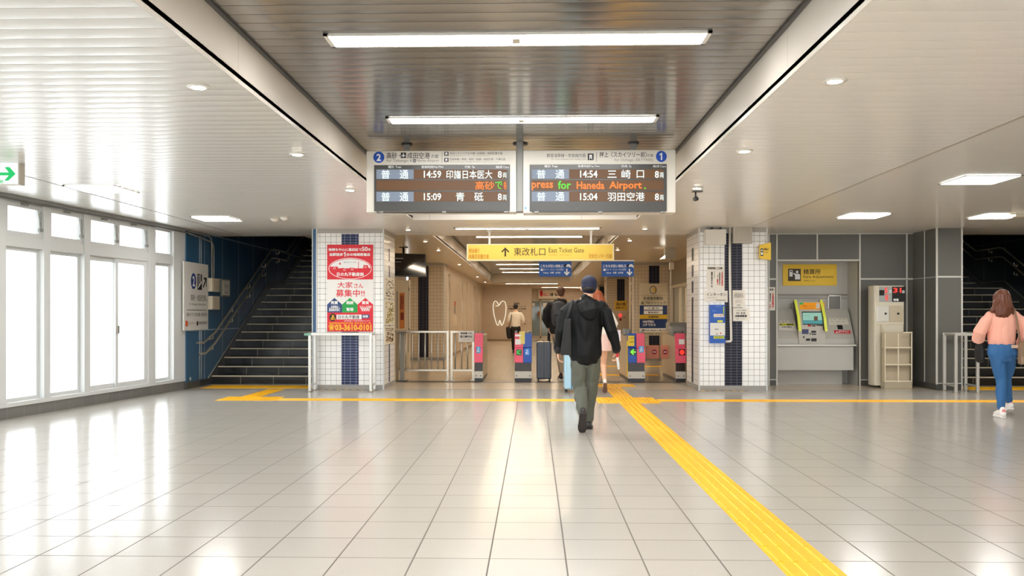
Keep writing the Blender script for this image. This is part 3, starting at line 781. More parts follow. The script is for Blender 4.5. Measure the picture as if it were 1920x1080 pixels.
marks('led_lettering', B2, LEDO, S, [('t', 'press', 997, 342.5, 1037, 357.5, .02), ('t', 'Haneda', 1081, 340.5, 1133, 355, .02), ('t', 'Airport', 1142, 340.5, 1203, 358, .02)], 0.016)
marks('led_lettering', B2, LEDG, S, [('t', 'for', 1046, 339.5, 1070.5, 355, .02), ('o', 1209, 353.5, 1.6, 1.6)], 0.016)
marks('sticker', B2, mat('small_blue_sticker', (90, 150, 200), 0.5), S, [('r', 983.5, 388, 987.5, 392.5)], 0.003)
t = thing('board_support', 'grey steel post frame between and above the two departure boards', 'support frame', (X_(975, YD), YD + 0.1, HH))
a = MB(); slab(a, YD + 0.02, 968.2, 262, 981, 396.5, 0.16); build('centre_post', a, MGREY, t, bevel=0.006)
for px in (760, 1190):
    a = MB(); x = X_(px, YD); a.box(x - 0.03, YD + 0.08, onY(px, 283, YD).z, x + 0.03, YD + 0.14, HH); build('hanger', a, MGREY, t)
    a = MB(); a.lathe((x, YD + 0.11, HH - 0.012), [(0.06, 0), (0.06, 0.012)], 18); build('ceiling_cap', a, DGREY, t)
a = MB(); x = X_(975, YD); a.lathe((x, YD + 0.11, HH - 0.012), [(0.08, 0), (0.08, 0.012)], 18); build('ceiling_cap', a, DGREY, t)

# ================================================================== hanging signs by the gates
YS = 15.35
YSG = mat('yellow_lit_sign_face', (226, 192, 84), 0.6, emit=(0.85, 0.55, 0.08), es=0.06, sample=False)
t = thing('hanging_sign', 'long yellow East Ticket Gate sign hanging from the ceiling above the gates', 'sign', (X_(1013, YS), YS, 2.3))
a = MB(); slab(a, YS, 875, 457, 1151.5, 489, 0.14); build('housing', a, mat('sign_housing_cream', (238, 226, 190), 0.4), t, bevel=0.004)
S = PY(YS)
marks('sign_face', t, YSG, S, [('r', 877.5, 459, 1149, 486.8)], 0.003)
marks('lettering', t, mat('dark_brown_ink', (58, 40, 10), 0.5), S, [('t', '東改札口', 963.5, 464.5, 1022.5, 479.5, .005), ('t', 'East Ticket Gate', 1029, 464.5, 1095, 473.5),
     ('p', [(945.9, 481), (945.9, 469), (941.5, 473.6), (939.8, 471.8), (947.4, 463.8), (955, 471.8), (953.3, 473.6), (948.9, 469), (948.9, 481)])], 0.005)
marks('faint_lettering', t, mat('faint_brown_ink', (196, 160, 60), 0.5), S, [('t', '东检票口   동쪽 개찰구', 1029, 476, 1070, 480)], 0.005)
marks('orange_lettering', t, mat('orange_brown_ink', (200, 128, 20), 0.5), S, [('t', '明治通り', 879.5, 466, 899, 474.3, .01), ('t', '向島百花園方面', 879.5, 477, 916.5, 485, .01), ('t', '文化センター方面', 1103.5, 476, 1147, 484, .01)], 0.005)
for px in (917.5, 1108.5):
    x = X_(px, YS); a = MB(); a.box(x - 0.018, YS + 0.05, Z_(px, 458, YS), x + 0.018, YS + 0.09, HL); build('hanger', a, WHITE, t)
    a = MB(); a.lathe((x, YS + 0.07, HL - 0.008), [(0.05, 0), (0.05, 0.008)], 16); build('ceiling_cap', a, WHITE, t)
YS2 = 16.9
S = PY(YS2)
t = thing('sign_rail', 'thin white rail under the yellow sign carrying two blue signs', 'sign rail', (X_(1080, YS2), YS2, 2.35))
a = MB(); slab(a, YS2 + 0.0, 967, 487.6, 1189.5, 490, 0.05); build('rail', a, WHITE, t)
for px in (917.5, 1108.5):
    x = X_(px, YS2); a = MB(); a.cyl((x, YS2 + 0.025, Z_(px, 488, YS2)), (x, YS2 + 0.025, HH if px < 1160 else HL), 0.008, 8); build('rod', a, WHITE, t)
for (x0, x1, lab) in ((1010.5, 1071.5, 'blue information sign with a down arrow, left of the two under the rail'), (1128, 1188.5, 'blue information sign with a down arrow, right of the two under the rail')):
    t = thing('blue_sign', lab, 'sign', (X_((x0 + x1) / 2, YS2), YS2, 2.1), 'blue signs under the rail')
    a = MB(); slab(a, YS2, x0, 490.4, x1, 518.5, 0.03); build('panel', a, BLUEP, t, bevel=0.003)
    k = x0 - 1010.5
    marks('lettering', t, WPRINT, S, [('t', 'こちらが広い改札口', 1013.5 + k, 496, 1056 + k, 501.5, .02), ('t', 'ICカード・きっぷ・大きな荷物', 1018.5 + k, 503.5, 1056 + k, 507.2), ('r', 1013.8 + k, 503.8, 1017.8 + k, 507.8),
          ('t', 'Tickets   车票   승차권', 1018.5 + k, 509.8, 1050.5 + k, 513, .02),
          ('p', [(1061.6 + k, 504), (1064 + k, 504), (1064 + k, 512), (1066.6 + k, 509), (1068.4 + k, 510.6), (1062.8 + k, 516.8), (1057.2 + k, 510.6), (1059 + k, 509), (1061.6 + k, 512)]),
          ('p', [(1061 + k, 500.5), (1063 + k, 496), (1067 + k, 495), (1070 + k, 498), (1071 + k, 502.5), (1066 + k, 500)])], 0.003)
    marks('icon', t, INK, S, [('p', [(1056.8 + k, 498.5), (1060 + k, 495), (1062.5 + k, 496), (1060.5 + k, 500.5), (1058 + k, 501)])], 0.0032)

# ================================================================== exit sign at the left edge
YE = 8.4
EXW = glow('exit_sign_white', (0.93, 1.0, 0.95), 0.5, False); EXG = glow('exit_sign_green', (0.0, 0.55, 0.13), 0.5, False)
a0 = onY(-90, 346.5, YE); a1 = onY(36, 303, YE)
t = thing('exit_sign', 'lit white exit sign with a green arrow hanging at the upper left', 'exit sign', ((a0.x + a1.x) / 2, YE, a1.z))
a = MB(); a.box(a0.x, YE, a0.z, a1.x, YE + 0.10, a1.z); build('housing', a, mat('exit_housing', (196, 190, 178), 0.4), t, bevel=0.004)
a = MB(); a.box(a0.x + 0.2, YE + 0.02, a1.z, a1.x - 0.02, YE + 0.08, HL); build('ceiling_mount', a, WHITE, t)
S = PY(YE)
marks('sign_face', t, EXW, S, [('r', -86, 305.5, 34, 345)], 0.003)
marks('arrow', t, EXG, S, [('p', [(-20, 323.5), (17, 323.5), (9.5, 314), (14.5, 313), (19, 314), (29.5, 326), (29.5, 326.8), (16, 339), (8.5, 339), (17, 329), (-20, 329)])], 0.005)
marks('lettering', t, EXG, S, [('t', '出口', -80, 310, -30, 333, .02), ('t', 'Exit', -12, 336, 7, 344, .02)], 0.005)

# ================================================================== left column: poster and rails
YP1 = YC - 0.012
S = PY(YP1)
RED = mat('poster_red', (220, 30, 48), 0.4); PW = mat('poster_white', (234, 233, 230), 0.4); PG = mat('poster_green', (18, 160, 70), 0.4); PN = mat('poster_navy', (40, 66, 120), 0.4)
t = thing('wall_poster', 'red and white estate agent poster on the left tiled column', 'poster', (X_(656, YC), YP1, 1.4))
a = MB(); slab(a, YP1, 613, 458.5, 700, 622, 0.008); build('board', a, PW, t)
marks('red_print', t, RED, S, [('r', 613.4, 458.7, 699.6, 524), ('r', 613.4, 586, 699.6, 621.7), ('t', '大家', 633, 528.5, 661, 540, .015), ('t', 'さん', 664, 531.5, 681, 540, .015), ('t', '募集中!!', 630, 543, 683.5, 556.5, .02),
      ('p', [(670.5, 586), (670.5, 571), (685, 558.5), (699.6, 571), (699.6, 586)])], 0.001)
marks('navy_print', t, PN, S, [('p', [(613.4, 586), (613.4, 571), (627, 558.5), (641.5, 571), (641.5, 586)]), ('p', [(678, 589.5), (691, 589.5), (694, 593), (691, 597), (678, 597)])], 0.0014)
marks('green_print', t, PG, S, [('p', [(641.5, 586), (641.5, 571), (656, 558.5), (670.5, 571), (670.5, 586)])], 0.0014)
marks('white_print', t, WPRINT, S, [('t', '信頼を中心に墨田区で', 616, 465.5, 678, 470.5, .03), ('t', '50', 678.5, 462.5, 689.5, 471, .03), ('t', '年', 690, 465.5, 695, 470.5, .03), ('t', '当駅徒歩', 618, 474.5, 643, 480, .03), ('p', [(646, 481), (646, 475), (644.4, 475.8), (644.4, 474.2), (646.4, 472.6), (648, 472.6), (648, 481)]), ('t', '分の地域密着店', 649.5, 474.5, 694, 480, .03),
      ('ring', 656.5, 503.5, 40.5, 20, 1.0), ('p', [(656.5 + 38 * cos(q * pi / 12), 503 - 17.5 * sin(q * pi / 12)) for q in range(0, 13)]),
      ('t', '売買', 620.5, 564.5, 633.5, 570.5, .03), ('t', 'お客様の\nわがまま叶え\n最適物件探し', 617, 573, 638, 583.5, .02), ('t', '相続', 649.5, 564.5, 662.5, 570.5, .03), ('t', '管理', 649.5, 577, 662.5, 583, .03), ('t', '賃貸', 678.5, 564.5, 691.5, 570.5, .03), ('t', 'スピード対応\n地域密着の\n管理体制', 674, 573, 697, 583.5, .02),
      ('p', [(631, 590), (678, 590), (678, 598.8), (631, 598.8)]), ('ring', 676, 594.3, 0.1, 0.1, 0.05), ('t', '検索', 680, 590.8, 690, 595.8, .02), ('t', '地域密着の不動産情報はこちら', 645, 600.8, 694, 602.4, .02)], 0.002)
marks('red_print', t, RED, S, [('p', [(619, 503.5), (619, 500), (633.5, 500), (634.5, 506), (640, 502.5), (646, 502.5), (650, 506.5), (654, 506.5), (656, 502), (664, 502), (666, 507), (671.5, 507), (671.5, 491), (672, 489.5), (672.6, 491), (672.6, 507), (681, 503), (681.5, 497), (690, 497), (690.5, 501), (694.2, 503.5), (686, 510), (627, 510)]),
      ('o', 637.5, 494.5, 1.7, 1.8)], 0.003)
marks('white_print', t, WPRINT, S, [('ring', 627, 503, 2.2, 1.8, .5), ('ring', 646, 505.8, 2.2, 1.8, .5), ('ring', 660.5, 505, 2.2, 1.8, .5), ('ring', 685.5, 500.5, 2.2, 1.8, .5), ('t', '日の丸不動産㈱', 632, 510.8, 682, 517.8, .02)], 0.004)
marks('dark_print', t, INK, S, [('t', '日の丸不動産', 634, 591, 674, 597.8, .01), ('t', '東京の街', 644, 490.8, 668, 492.4)] + [('p', [(624 + 7 * cos(q * pi / 8) * (1 if q % 2 else .86), 595 + 8 * sin(q * pi / 8) * (1 if q % 2 else .86)) for q in range(16)])], 0.0026)
marks('yellow_print', t, mat('poster_yellow', (250, 190, 40), 0.4), S, [('t', '☎', 616, 608, 627.5, 619.5, .03), ('t', '03-3610-0101', 628, 608, 696.5, 619.8, .04), ('t', '東京都墨田区京成曳舟 駅前 1番地 曳舟ビル 1階', 617, 604.5, 695, 607.2, .02), ('t', '地元\n大家さん', 620, 590, 629, 600, .02)], 0.0032)

def hoop_rail(name, label, xf0, xf1, y0, y1, h, extra=None):
    """a stainless guard: two hoops joined front to back"""
    t = thing(name, label, 'guard rail', ((xf0 + xf1) / 2, (y0 + y1) / 2, 0), 'stainless guard rails')
    r = 0.022
    for y, nm in ((y0, 'front_hoop'), (y1, 'rear_hoop')):
        a = MB(); a.box(xf0 - r, y - r, 0, xf0 + r, y + r, h); a.box(xf1 - r, y - r, 0, xf1 + r, y + r, h); a.box(xf0 + r, y - r * .98, h - 2 * r, xf1 - r, y + r * .98, h - .0005)
        build(nm, a, STEELB, t, bevel=0.004)
    a = MB()
    for x in (xf0, xf1): a.box(x - r * .8, y0 + r, h - 1.8 * r, x + r * .8, y1 - r, h - 0.2 * r); a.box(x - r * .7, y0 + r, 0.10, x + r * .7, y1 - r, 0.13)
    build('tie_bar', a, STEELB, t)
    for x in (xf0, xf1):
        for y in (y0, y1):
            a = MB(); a.lathe((x, y, 0), [(0.05, 0.0), (0.05, 0.012), (0.035, 0.02)], 16); build('foot_plate', a, STEEL, t)
    return t
g = hoop_rail('guard_rail', 'stainless guard rail in front of the left tiled column', -3.80, -2.76, 14.52, 14.86, 1.0)
a = MB(); a.box(-3.89, 14.49, 0.955, -3.78, 14.53, 0.995); build('green_tag', a, mat('green_tag', (120, 170, 150), 0.5), g)
hoop_rail('guard_rail', 'stainless guard rail at the corner of the right stairs', 7.06, 7.42, 14.6, 15.0, 1.0)
for (x0, x1, lab) in ((602, 690, 'yellow and black hazard tape at the foot of the left column'), (1313, 1401, 'yellow and black hazard tape at the foot of the right column')):
    A, B = X_(x0, YC), X_(x1, YC); t = thing('hazard_tape', lab, 'hazard tape', ((A + B) / 2, YC - 0.05, 0.001), 'hazard tape strips')
    ya, yb = YC - 0.075, YC - 0.008; st = (B - A) / 12
    for nm, m_, k in (('yellow_band', TACT, 0), ('black_band', BLACK, 1)):
        a = MB()
        for i in range(k, 12, 2):
            p = A + st * i; a.add([(p, ya, 0.002), (p + st * (1.35 if k == 0 else 0.65), ya, 0.002), (p + st * (1.35 if k == 0 else .65), yb, 0.003), (p, yb, 0.003)], [(0, 1, 2, 3)])
        build(nm, a, m_, t)
# maps on the side of the left column
SX = X_(719, YC) + 0.006
def side_poster(z0, z1, label, lines, m_=None):
    t = thing('notice', label, 'notice', (SX, YC + 0.6, (z0 + z1) / 2), 'notices on the side of the left column')
    a = MB(); a.box(SX - 0.006, YC + 0.08, z0, SX + 0.006, YC + 1.12, z1); build('sheet', a, mat('cream_paper', (222, 212, 190), 0.6), t)
    b = MB(); rnd = random.Random(int(z0 * 100))
    for i in range(lines):
        y = YC + 0.14 + rnd.random() * 0.8; z = z0 + 0.03 + rnd.random() * (z1 - z0 - 0.07); b.box(SX + 0.006, y, z, SX + 0.008, y + 0.05 + rnd.random() * 0.12, z + 0.008 + rnd.random() * 0.014)
    build('print', b, m_ or BINK, t)
side_poster(1.60, 1.98, 'white paper timetable on the column side, topmost of three sheets', 40)
side_poster(1.12, 1.58, 'yellowish map sheet on the column side, middle of three sheets', 90, mat('map_print', (166, 148, 70), 0.6))
side_poster(0.78, 1.10, 'speckled map sheet on the column side, lowest of three sheets', 90, mat('map_print_brown', (140, 112, 80), 0.6))

# ================================================================== blue wall: sign, boxes, notice, handrails
SXB = XB + 0.02
def bx(mb, X, x0, x1, zt, zb, t):
    """box on the wall plane X between picture columns x0..x1"""
    a, b = onX(x0, 591, X).y, onX(x1, 591, X).y
    mb.box(X, min(a, b), zb, X + t, max(a, b), zt); return mb
ya, yb = onX(342, 591, XB).y, onX(387.5, 591, XB).y
zt = onX(342, 489.5, XB).z; zb = onX(342, 620, XB).z
t = thing('wall_sign', 'white platform 2 stairs sign on the blue wall', 'sign', (XB, (ya + yb) / 2, (zt + zb) / 2))
a = MB(); a.box(XB, ya, zb, XB + 0.03, yb, zt); build('panel', a, mat('sign_panel_white', (218, 216, 210), 0.4), t, bevel=0.004)
def SB(x, y):                     # x 0..1 along the sign (near edge to far edge), y in sign pixels 0..131 downwards
    return Vector((XB + 0.03, ya + (yb - ya) * x, zt - (zt - zb) * y / 131.0))
L = (0.002, 0, 0)
marks('lettering', t, INK, SB, [('r', .53, 21, .72, 52), ('t', '高砂・成田空港', .26, 62, .88, 74, .01), ('t', '方面', .89, 69, .95, 74), ('r', .1, 91.5, .92, 92.6), ('t', '成田スカイアクセス線 北総線・成田空港方面', .1, 97, .93, 104, .01),
      ('p', [(.79, 48), (.76, 45), (.865, 31), (.80, 31), (.80, 26.5), (.93, 26.5), (.93, 45), (.895, 45), (.895, 34)]), ('r', .50, 114, .56, 122), ('t', '京成本線 成田空港方面', .58, 114, .93, 120)], L)
marks('small_lettering', t, mat('sign_light_ink', (120, 116, 108), 0.5), SB, [('t', 'for Takasago, Narita Airport', .2, 78, .92, 84), ('t', 'スカイライナー', .16, 115, .46, 120)], L)
marks('red_mark', t, mat('orange_mark', (220, 90, 40), 0.5), SB, [('r', .05, 112.5, .14, 123)], L)
marks('platform_disc', t, mat('platform_blue_dark', (20, 50, 130), 0.4), SB, [('o', .37, 36, .105, 15.5)], L)
marks('platform_number', t, WPRINT, SB, [('t', '2', .325, 26, .415, 46, .03)], (0.004, 0, 0))
marks('icon', t, WPRINT, SB, [('p', [(.55, 50), (.55, 46), (.70, 34), (.70, 38)]), ('r', .575, 27, .60, 43), ('r', .635, 24, .66, 37), ('o', .587, 25, .02, 2), ('o', .648, 22.8, .018, 1.6)], (0.004, 0, 0))
for (y0_, y1_, lab) in ((522, 547, 'small cream junction box on the blue wall, upper of two'), (555.5, 580.5, 'small cream junction box on the blue wall, lower of two')):
    yy0, yy1 = onX(389, 591, XB).y, onX(403.5, 591, XB).y
    z1_, z0_ = onX(396, y0_, XB).z, onX(396, y1_, XB).z
    t = thing('junction_box', lab, 'junction box', (XB, (yy0 + yy1) / 2, z0_), 'junction boxes on the blue wall')
    a = MB(); a.box(XB, yy0, z0_, XB + 0.09, yy1, z1_); build('case', a, CREAMP, t, bevel=0.006)
    a = MB(); a.box(XB + 0.09, yy0 + 0.03, z0_ + 0.02, XB + 0.096, yy1 - 0.03, z1_ - 0.02); build('cover', a, mat('cream_cover', (206, 194, 172), 0.4), t)
yy = onX(396, 591, XB).y; zq = onX(396, 522, XB).z
a = MB()
for dy in (-0.05, 0.05):
    a.limb([(XB + 0.03, yy + dy, zq), (XB + 0.03, yy + dy, 2.62 - dy), (XB + 0.03, yy + dy - 0.06, 2.70 - dy), (XB + 0.03, yy + dy - 0.16, 2.73 - dy), (XB + 0.03, 15.0, 2.76 - dy * .4)], [0.016] * 5, 8, ref=(1, 0, 0))
tag(build('wall_conduit', a, MGREY, None, (XB + 0.03, yy, zq)), 'pair of bent grey conduits rising from the junction boxes', 'conduit')
t = thing('wall_cable', 'two thin straight cable pipes above and below the white platform sign', 'conduit', (XB + 0.01, onX(374, 591, XB).y, 0.14))
for dy in (-0.03, 0.05):
    y_ = onX(374, 591, XB).y + dy
    for za, zb_ in ((0.14, zb), (zt, 2.74)):
        a = MB(); a.cyl((XB + 0.014, y_, za), (XB + 0.014, y_, zb_), 0.010, 8); build('pipe', a, mat('cable_grey', (150, 160, 168), 0.4), t)
ya2, yb2 = onX(413.5, 591, XB).y, onX(430, 591, XB).y; z1_, z0_ = onX(420, 523, XB).z, onX(420, 556.5, XB).z
t = thing('notice', 'small framed white notice on the blue stair wall', 'notice', (XB, (ya2 + yb2) / 2, z0_))
a = MB(); a.box(XB, ya2, z0_, XB + 0.02, yb2, z1_); build('frame', a, mat('notice_frame', (140, 145, 135), 0.4), t)
a = MB(); a.box(XB + 0.02, ya2 + 0.05, z0_ + 0.03, XB + 0.024, yb2 - 0.05, z1_ - 0.03); build('sheet', a, PAPER, t)
SN = lambda x, y: Vector((XB + 0.024, ya2 + (yb2 - ya2) * x, z1_ - (z1_ - z0_) * y))
marks('lettering', t, BINK, SN, [('t', 'お知らせ', .2, .14, .5, .2, .02), ('t', '手すりに\nおつかまり\nください', .25, .3, .75, .52, .02), ('t', '駅係員', .3, .74, .7, .8)], (0.002, 0, 0))

def handrail(X, sd, label, pts_z, y_start):
    """two parallel rails following the stair; sd = +1 when the hall is on the +x side of the wall"""
    t = thing('handrail', label, 'handrail', (X, y_start, 0))
    off = 0.07 * sd
    ya = Y0 + 11 * TRD; zL = 12 * RIS
    for dz in (0.86, 0.66):
        low = [(X + off * 0.15, y_start - 0.12, dz - 0.06), (X + off, y_start - 0.16, dz - 0.06), (X + off, y_start + 0.04, dz - 0.06)] if dz > .7 else \
              [(X + off * 0.15, y_start - 0.02, dz - 0.06), (X + off, y_start - 0.06, dz - 0.06), (X + off, y_start + 0.14, dz - 0.06)]
        p = low + [(X + off, Y0 + 0.02, dz + 0.12), (X + off, ya - 0.15, zL + dz + 0.02), (X + off, ya + 0.05, zL + dz + 0.05), (X + off, ya + 1.05, zL + dz + 0.05), (X + off, y2 - 0.2, z2 + dz)]
        a = MB(); a.limb(p, [0.019] * len(p), 12, ref=(1, 0, 0)); build('rail', a, CHROME, t)
    n = 0
    for k in range(0, 8):
        y = Y0 - 0.1 + k * 1.05
        if y < ya: z = (y - Y0) / TRD * RIS + 0.12
        elif y < ya + 1.1: z = zL + 0.05
        else: z = zL + (y - ya - 1.1) / TRD * RIS + 0.1
        for dz in (0.86, 0.66):
            a = MB(); a.limb([(X, y, z + dz - 0.07), (X + off, y, z + dz - 0.07), (X + off, y, z + dz - 0.01)], [0.009] * 3, 8, ref=(0, 1, 0)); a.cyl((X, y, z + dz - 0.07), (X + sd * 0.008, y, z + dz - 0.07), 0.035, 12)
            build('bracket', a, CHROME, t)
handrail(XB, 1, 'double stainless handrail on the blue wall of the left stairs', None, Y0 - 0.6)
handrail(10.6, -1, 'double stainless handrail on the dark wall of the right stairs', None, Y0 - 0.6)

# ================================================================== tactile paving
def tact_bars(mb, x0, y0, x1, y1, along):
    """blocks 0.3 m with four bars running ALONG"""
    mb.box(x0, y0, 0.0, x1, y1, 0.003)
    n = max(1, round(((x1 - x0) if along == 'y' else (y1 - y0)) / 0.3)); st = ((x1 - x0) if along == 'y' else (y1 - y0)) / (4 * n)
    a, b = (y0, y1) if along == 'y' else (x0, x1)
    m = max(1, round((b - a) / 0.3)); bl = (b - a) / m
    for i in range(4 * n):
        for k in range(m):
            c = (x0 if along == 'y' else y0) + st * (i + .5); p, q_ = a + bl * k + 0.008, a + bl * (k + 1) - 0.008
            poly = [(c - 0.017, 0.003), (c + 0.017, 0.003), (c + 0.011, 0.008), (c - 0.011, 0.008)]
            if along == 'y': mb.prism(poly, 'y', p, q_)
            else:
                mb.prism([(u, v) for u, v in poly], 'x', p, q_)
def tact_dots(mb, x0, y0, x1, y1):
    mb.box(x0, y0, 0.0, x1, y1, 0.003)
    nx = max(1, round((x1 - x0) / 0.06)); ny = max(1, round((y1 - y0) / 0.06))
    for i in range(nx):
        for j in range(ny):
            cx, cy = x0 + (x1 - x0) * (i + .5) / nx, y0 + (y1 - y0) * (j + .5) / ny
            vs = [(cx + r * cos(q_ * pi / 3), cy + r * sin(q_ * pi / 3), z) for r, z in ((0.016, 0.003), (0.010, 0.008)) for q_ in range(6)]
            mb.add(vs, [(q_, (q_ + 1) % 6, 6 + (q_ + 1) % 6, 6 + q_) for q_ in range(6)] + [tuple(range(6, 12))], True)
TX0, TX1 = 1.262, 1.562
def tactile(name, f, label, loc):
    mb = MB(); f(mb); tag(build(name, mb, TACT, None, loc), label, 'tactile paving')
tactile('tactile_strip', lambda m_: tact_bars(m_, TX0, 0.62, TX1, 12.72, 'y'), 'long yellow ribbed tactile strip running from the foreground to the gates', (1.41, 6, 0))
tactile('tactile_crossing', lambda m_: tact_dots(m_, TX0 - 0.31, 12.73, TX1 + 0.31, 13.63), 'yellow studded tactile square where the strips cross', (1.41, 13.2, 0))
tactile('tactile_strip', lambda m_: (tact_bars(m_, TX0, 13.64, TX1, 15.0, 'y'), tact_bars(m_, TX0, 15.06, TX1, 15.66, 'y')), 'short yellow tactile strip between the crossing and the ticket gates', (1.41, 14.4, 0))
tactile('tactile_crossing', lambda m_: tact_dots(m_, TX0 - 0.3, 15.67, TX1 + 0.3, 16.27), 'small yellow studded tactile patch just before the ticket gates', (1.41, 15.97, 0))
tactile('tactile_strip', lambda m_: tact_bars(m_, -3.95, 13.03, TX0 - 0.32, 13.33, 'x'), 'thin yellow tactile strip crossing the hall left of the studded square', (-1.5, 13.18, 0))
tactile('tactile_strip', lambda m_: tact_bars(m_, TX1 + 0.32, 13.03, 9.2, 13.33, 'x'), 'thin yellow tactile strip crossing the hall to the right', (5.5, 13.18, 0))
tactile('tactile_crossing', lambda m_: tact_dots(m_, -4.86, 13.0, -3.96, 13.6), 'yellow studded tactile corner before the left stairs', (-4.4, 13.3, 0))
tactile('tactile_strip', lambda m_: tact_bars(m_, -4.66, 13.61, -4.36, 14.98, 'y'), 'short yellow tactile strip leading to the left stairs', (-4.5, 14.3, 0))
tactile('tactile_warning', lambda m_: tact_dots(m_, XB + 0.15, 15.2, -3.95, 15.8), 'wide yellow studded warning strip at the foot of the left stairs', (-5, 15.5, 0))
tactile('tactile_warning', lambda m_: tact_dots(m_, 7.6, 15.2, 10.5, 15.8), 'wide yellow studded warning strip at the foot of the right stairs', (9, 15.5, 0))
tactile('tactile_strip', lambda m_: tact_bars(m_, 8.2, 13.9, 10.5, 14.2, 'x'), 'short yellow tactile strip behind the woman in pink', (9, 14.0, 0))
tactile('tactile_strip', lambda m_: (tact_bars(m_, 0.6, 18.6, 2.7, 18.9, 'x')), 'yellow tactile strip inside the ticket gates, nearer of two', (1.7, 18.4, 0))
tactile('tactile_strip', lambda m_: (tact_bars(m_, 0.9, 21.8, 3.8, 22.1, 'x'), tact_bars(m_, 1.2, 18.95, 1.5, 21.75, 'y')), 'yellow tactile strip inside the ticket gates, farther of two', (1.7, 21, 0))

# ================================================================== ticket gates
GATE_M = mat('gate_beige_metal', (196, 182, 158), 0.35, 0.35); GATE_L = mat('gate_light_panel', (206, 202, 192), 0.35)
GBLUE = mat('gate_blue_panel', (16, 78, 178), 0.35); GDARK = mat('gate_dark_recess', (40, 30, 24), 0.3); GBASE = mat('gate_base_dark', (48, 48, 52), 0.4)
YGT = 16.75
def gate(label, px0, px1, split, pads):
    x0, x1 = X_(px0, YGT), X_(px1, YGT)
    t = thing('ticket_gate', label, 'ticket gate', ((x0 + x1) / 2, YGT + 0.9, 0), 'ticket gates')
    L = 1.75
    a = MB(); a.prism([(YGT + 0.10, 0.07), (YGT + L, 0.07), (YGT + L, 0.86), (YGT + L - 0.1, 0.90), (YGT + 0.25, 0.90), (YGT + 0.16, 0.82), (YGT + 0.13, 0.40)], 'x', x0 + 0.004, x1 - 0.004); build('body', a, GATE_M, t, bevel=0.006)
    a = MB(); a.box(x0 + 0.008, YGT + 0.05, 0.0, x1 - 0.008, YGT + L + 0.05, 0.07); build('base', a, GBASE, t, bevel=0.004)
    a = MB(); a.box(x0, YGT + 0.02, 0.07, x1, YGT + 0.14, 0.205); build('lower_cover', a, GATE_L, t, bevel=0.005)
    a = MB(); a.box(x0 + 0.03, YGT + 0.012, 0.11, x0 + 0.05, YGT + 0.02, 0.13); a.box(x1 - 0.05, YGT + 0.012, 0.11, x1 - 0.03, YGT + 0.02, 0.13); build('lock', a, DGREY, t)
    a = MB(); a.box(x0 + 0.006, YGT + 0.09, 0.205, x1 - 0.006, YGT + 0.13, 0.375); build('recess', a, GDARK, t)
    for (p, q_, m_, nm) in pads:
        xa, xb = x0 + (x1 - x0) * p, x0 + (x1 - x0) * q_
        a = MB(); a.prism([(YGT + 0.0, 0.375), (YGT + 0.14, 0.375), (YGT + 0.2, 0.945), (YGT + 0.13, 0.945), (YGT + 0.09, 0.67), (YGT + 0.0, 0.655)], 'x', xa, xb)
        build(nm, a, m_, t, bevel=0.005)
    # low uprights with sensors on top, and the reader lid
    a = MB(); a.box(x0, YGT + 0.3, 0.90, x0 + 0.05, YGT + 0.44, 0.99); a.box(x1 - 0.05, YGT + 0.3, 0.90, x1, YGT + 0.44, 0.99); build('sensor_head', a, MGREY, t, bevel=0.01)
    a = MB(); a.box(x0 + 0.01, YGT + 0.5, 0.90, x1 - 0.01, YGT + L - 0.2, 0.915); build('top_plate', a, STEEL, t)
    return t
Sg = PY(YGT)
icw = WPRINT; CYAN = mat('ic_cyan', (60, 160, 220), 0.4)
def ic_mark(t, cx, cy, w_, h_, m_=None):
    marks('card_logo', t, m_ or CYAN, Sg, [('r', cx - w_ / 2, cy - h_ / 2, cx + w_ / 2, cy + h_ / 2)], 0.004)
    marks('card_logo_lettering', t, WPRINT, Sg, [('t', 'IC', cx - w_ * .3, cy - h_ * .05, cx + w_ * .3, cy + h_ * .35, .03), ('o', cx, cy - h_ * .25, w_ * .14, h_ * .12)], 0.006)
g1 = gate('pink fronted ticket gate beside the steel fence', 889, 905, None, [(0, 1, PINK, 'pink_panel')])
ic_mark(g1, 897, 656, 8, 12)
g2 = gate('double ticket gate with pink and blue halves left of the dark suitcase', 964.5, 997, None, [(0, .5, PINK, 'pink_panel'), (.51, 1, GBLUE, 'blue_panel')])
marks('display', g2, BLACK, Sg, [('r', 968, 655, 978, 666)], 0.004); marks('display_lettering', g2, glow('led_green_dim', (0.05, .75, .05), .5, False), Sg, [('t', 'IC', 969.5, 656.5, 976.5, 664.5, .03)], 0.006)
marks('notice_print', g2, WPRINT, PY(YGT + 0.09), [('r', 966, 636, 976.5, 646), ('r', 966, 627, 977, 631)], 0.02)
ic_mark(g2, 988.5, 660, 8.5, 12, mat('ic_blue_light', (60, 140, 230), 0.4))
x1 = X_(997, YGT); a = MB(); a.limb([(x1 - 0.075, YGT + 0.2, 0.80), (x1 - 0.075, YGT + 0.32, 0.88), (x1 - 0.075, YGT + 0.9, 0.88)], [(0.06, 0.10)] * 3, 16); build('grey_housing', a, mat('gate_grey_drum', (92, 90, 88), 0.4), g2)
x0 = X_(983, YGT); a = MB(); a.box(x0 - 0.1, YGT + 0.1, 0.72, x0 + 0.01, YGT + 0.2, 0.98); build('yellow_notice_panel', a, mat('pale_yellow_panel', (232, 214, 120), 0.4), g2, bevel=0.004)
g3 = gate('double ticket gate with green arrow, right of the woman in white', 1178, 1210, None, [(0, .5, GBLUE, 'blue_panel'), (.51, 1, PINK, 'pink_panel')])
marks('display', g3, BLACK, Sg, [('r', 1181, 654, 1193, 666)], 0.004)
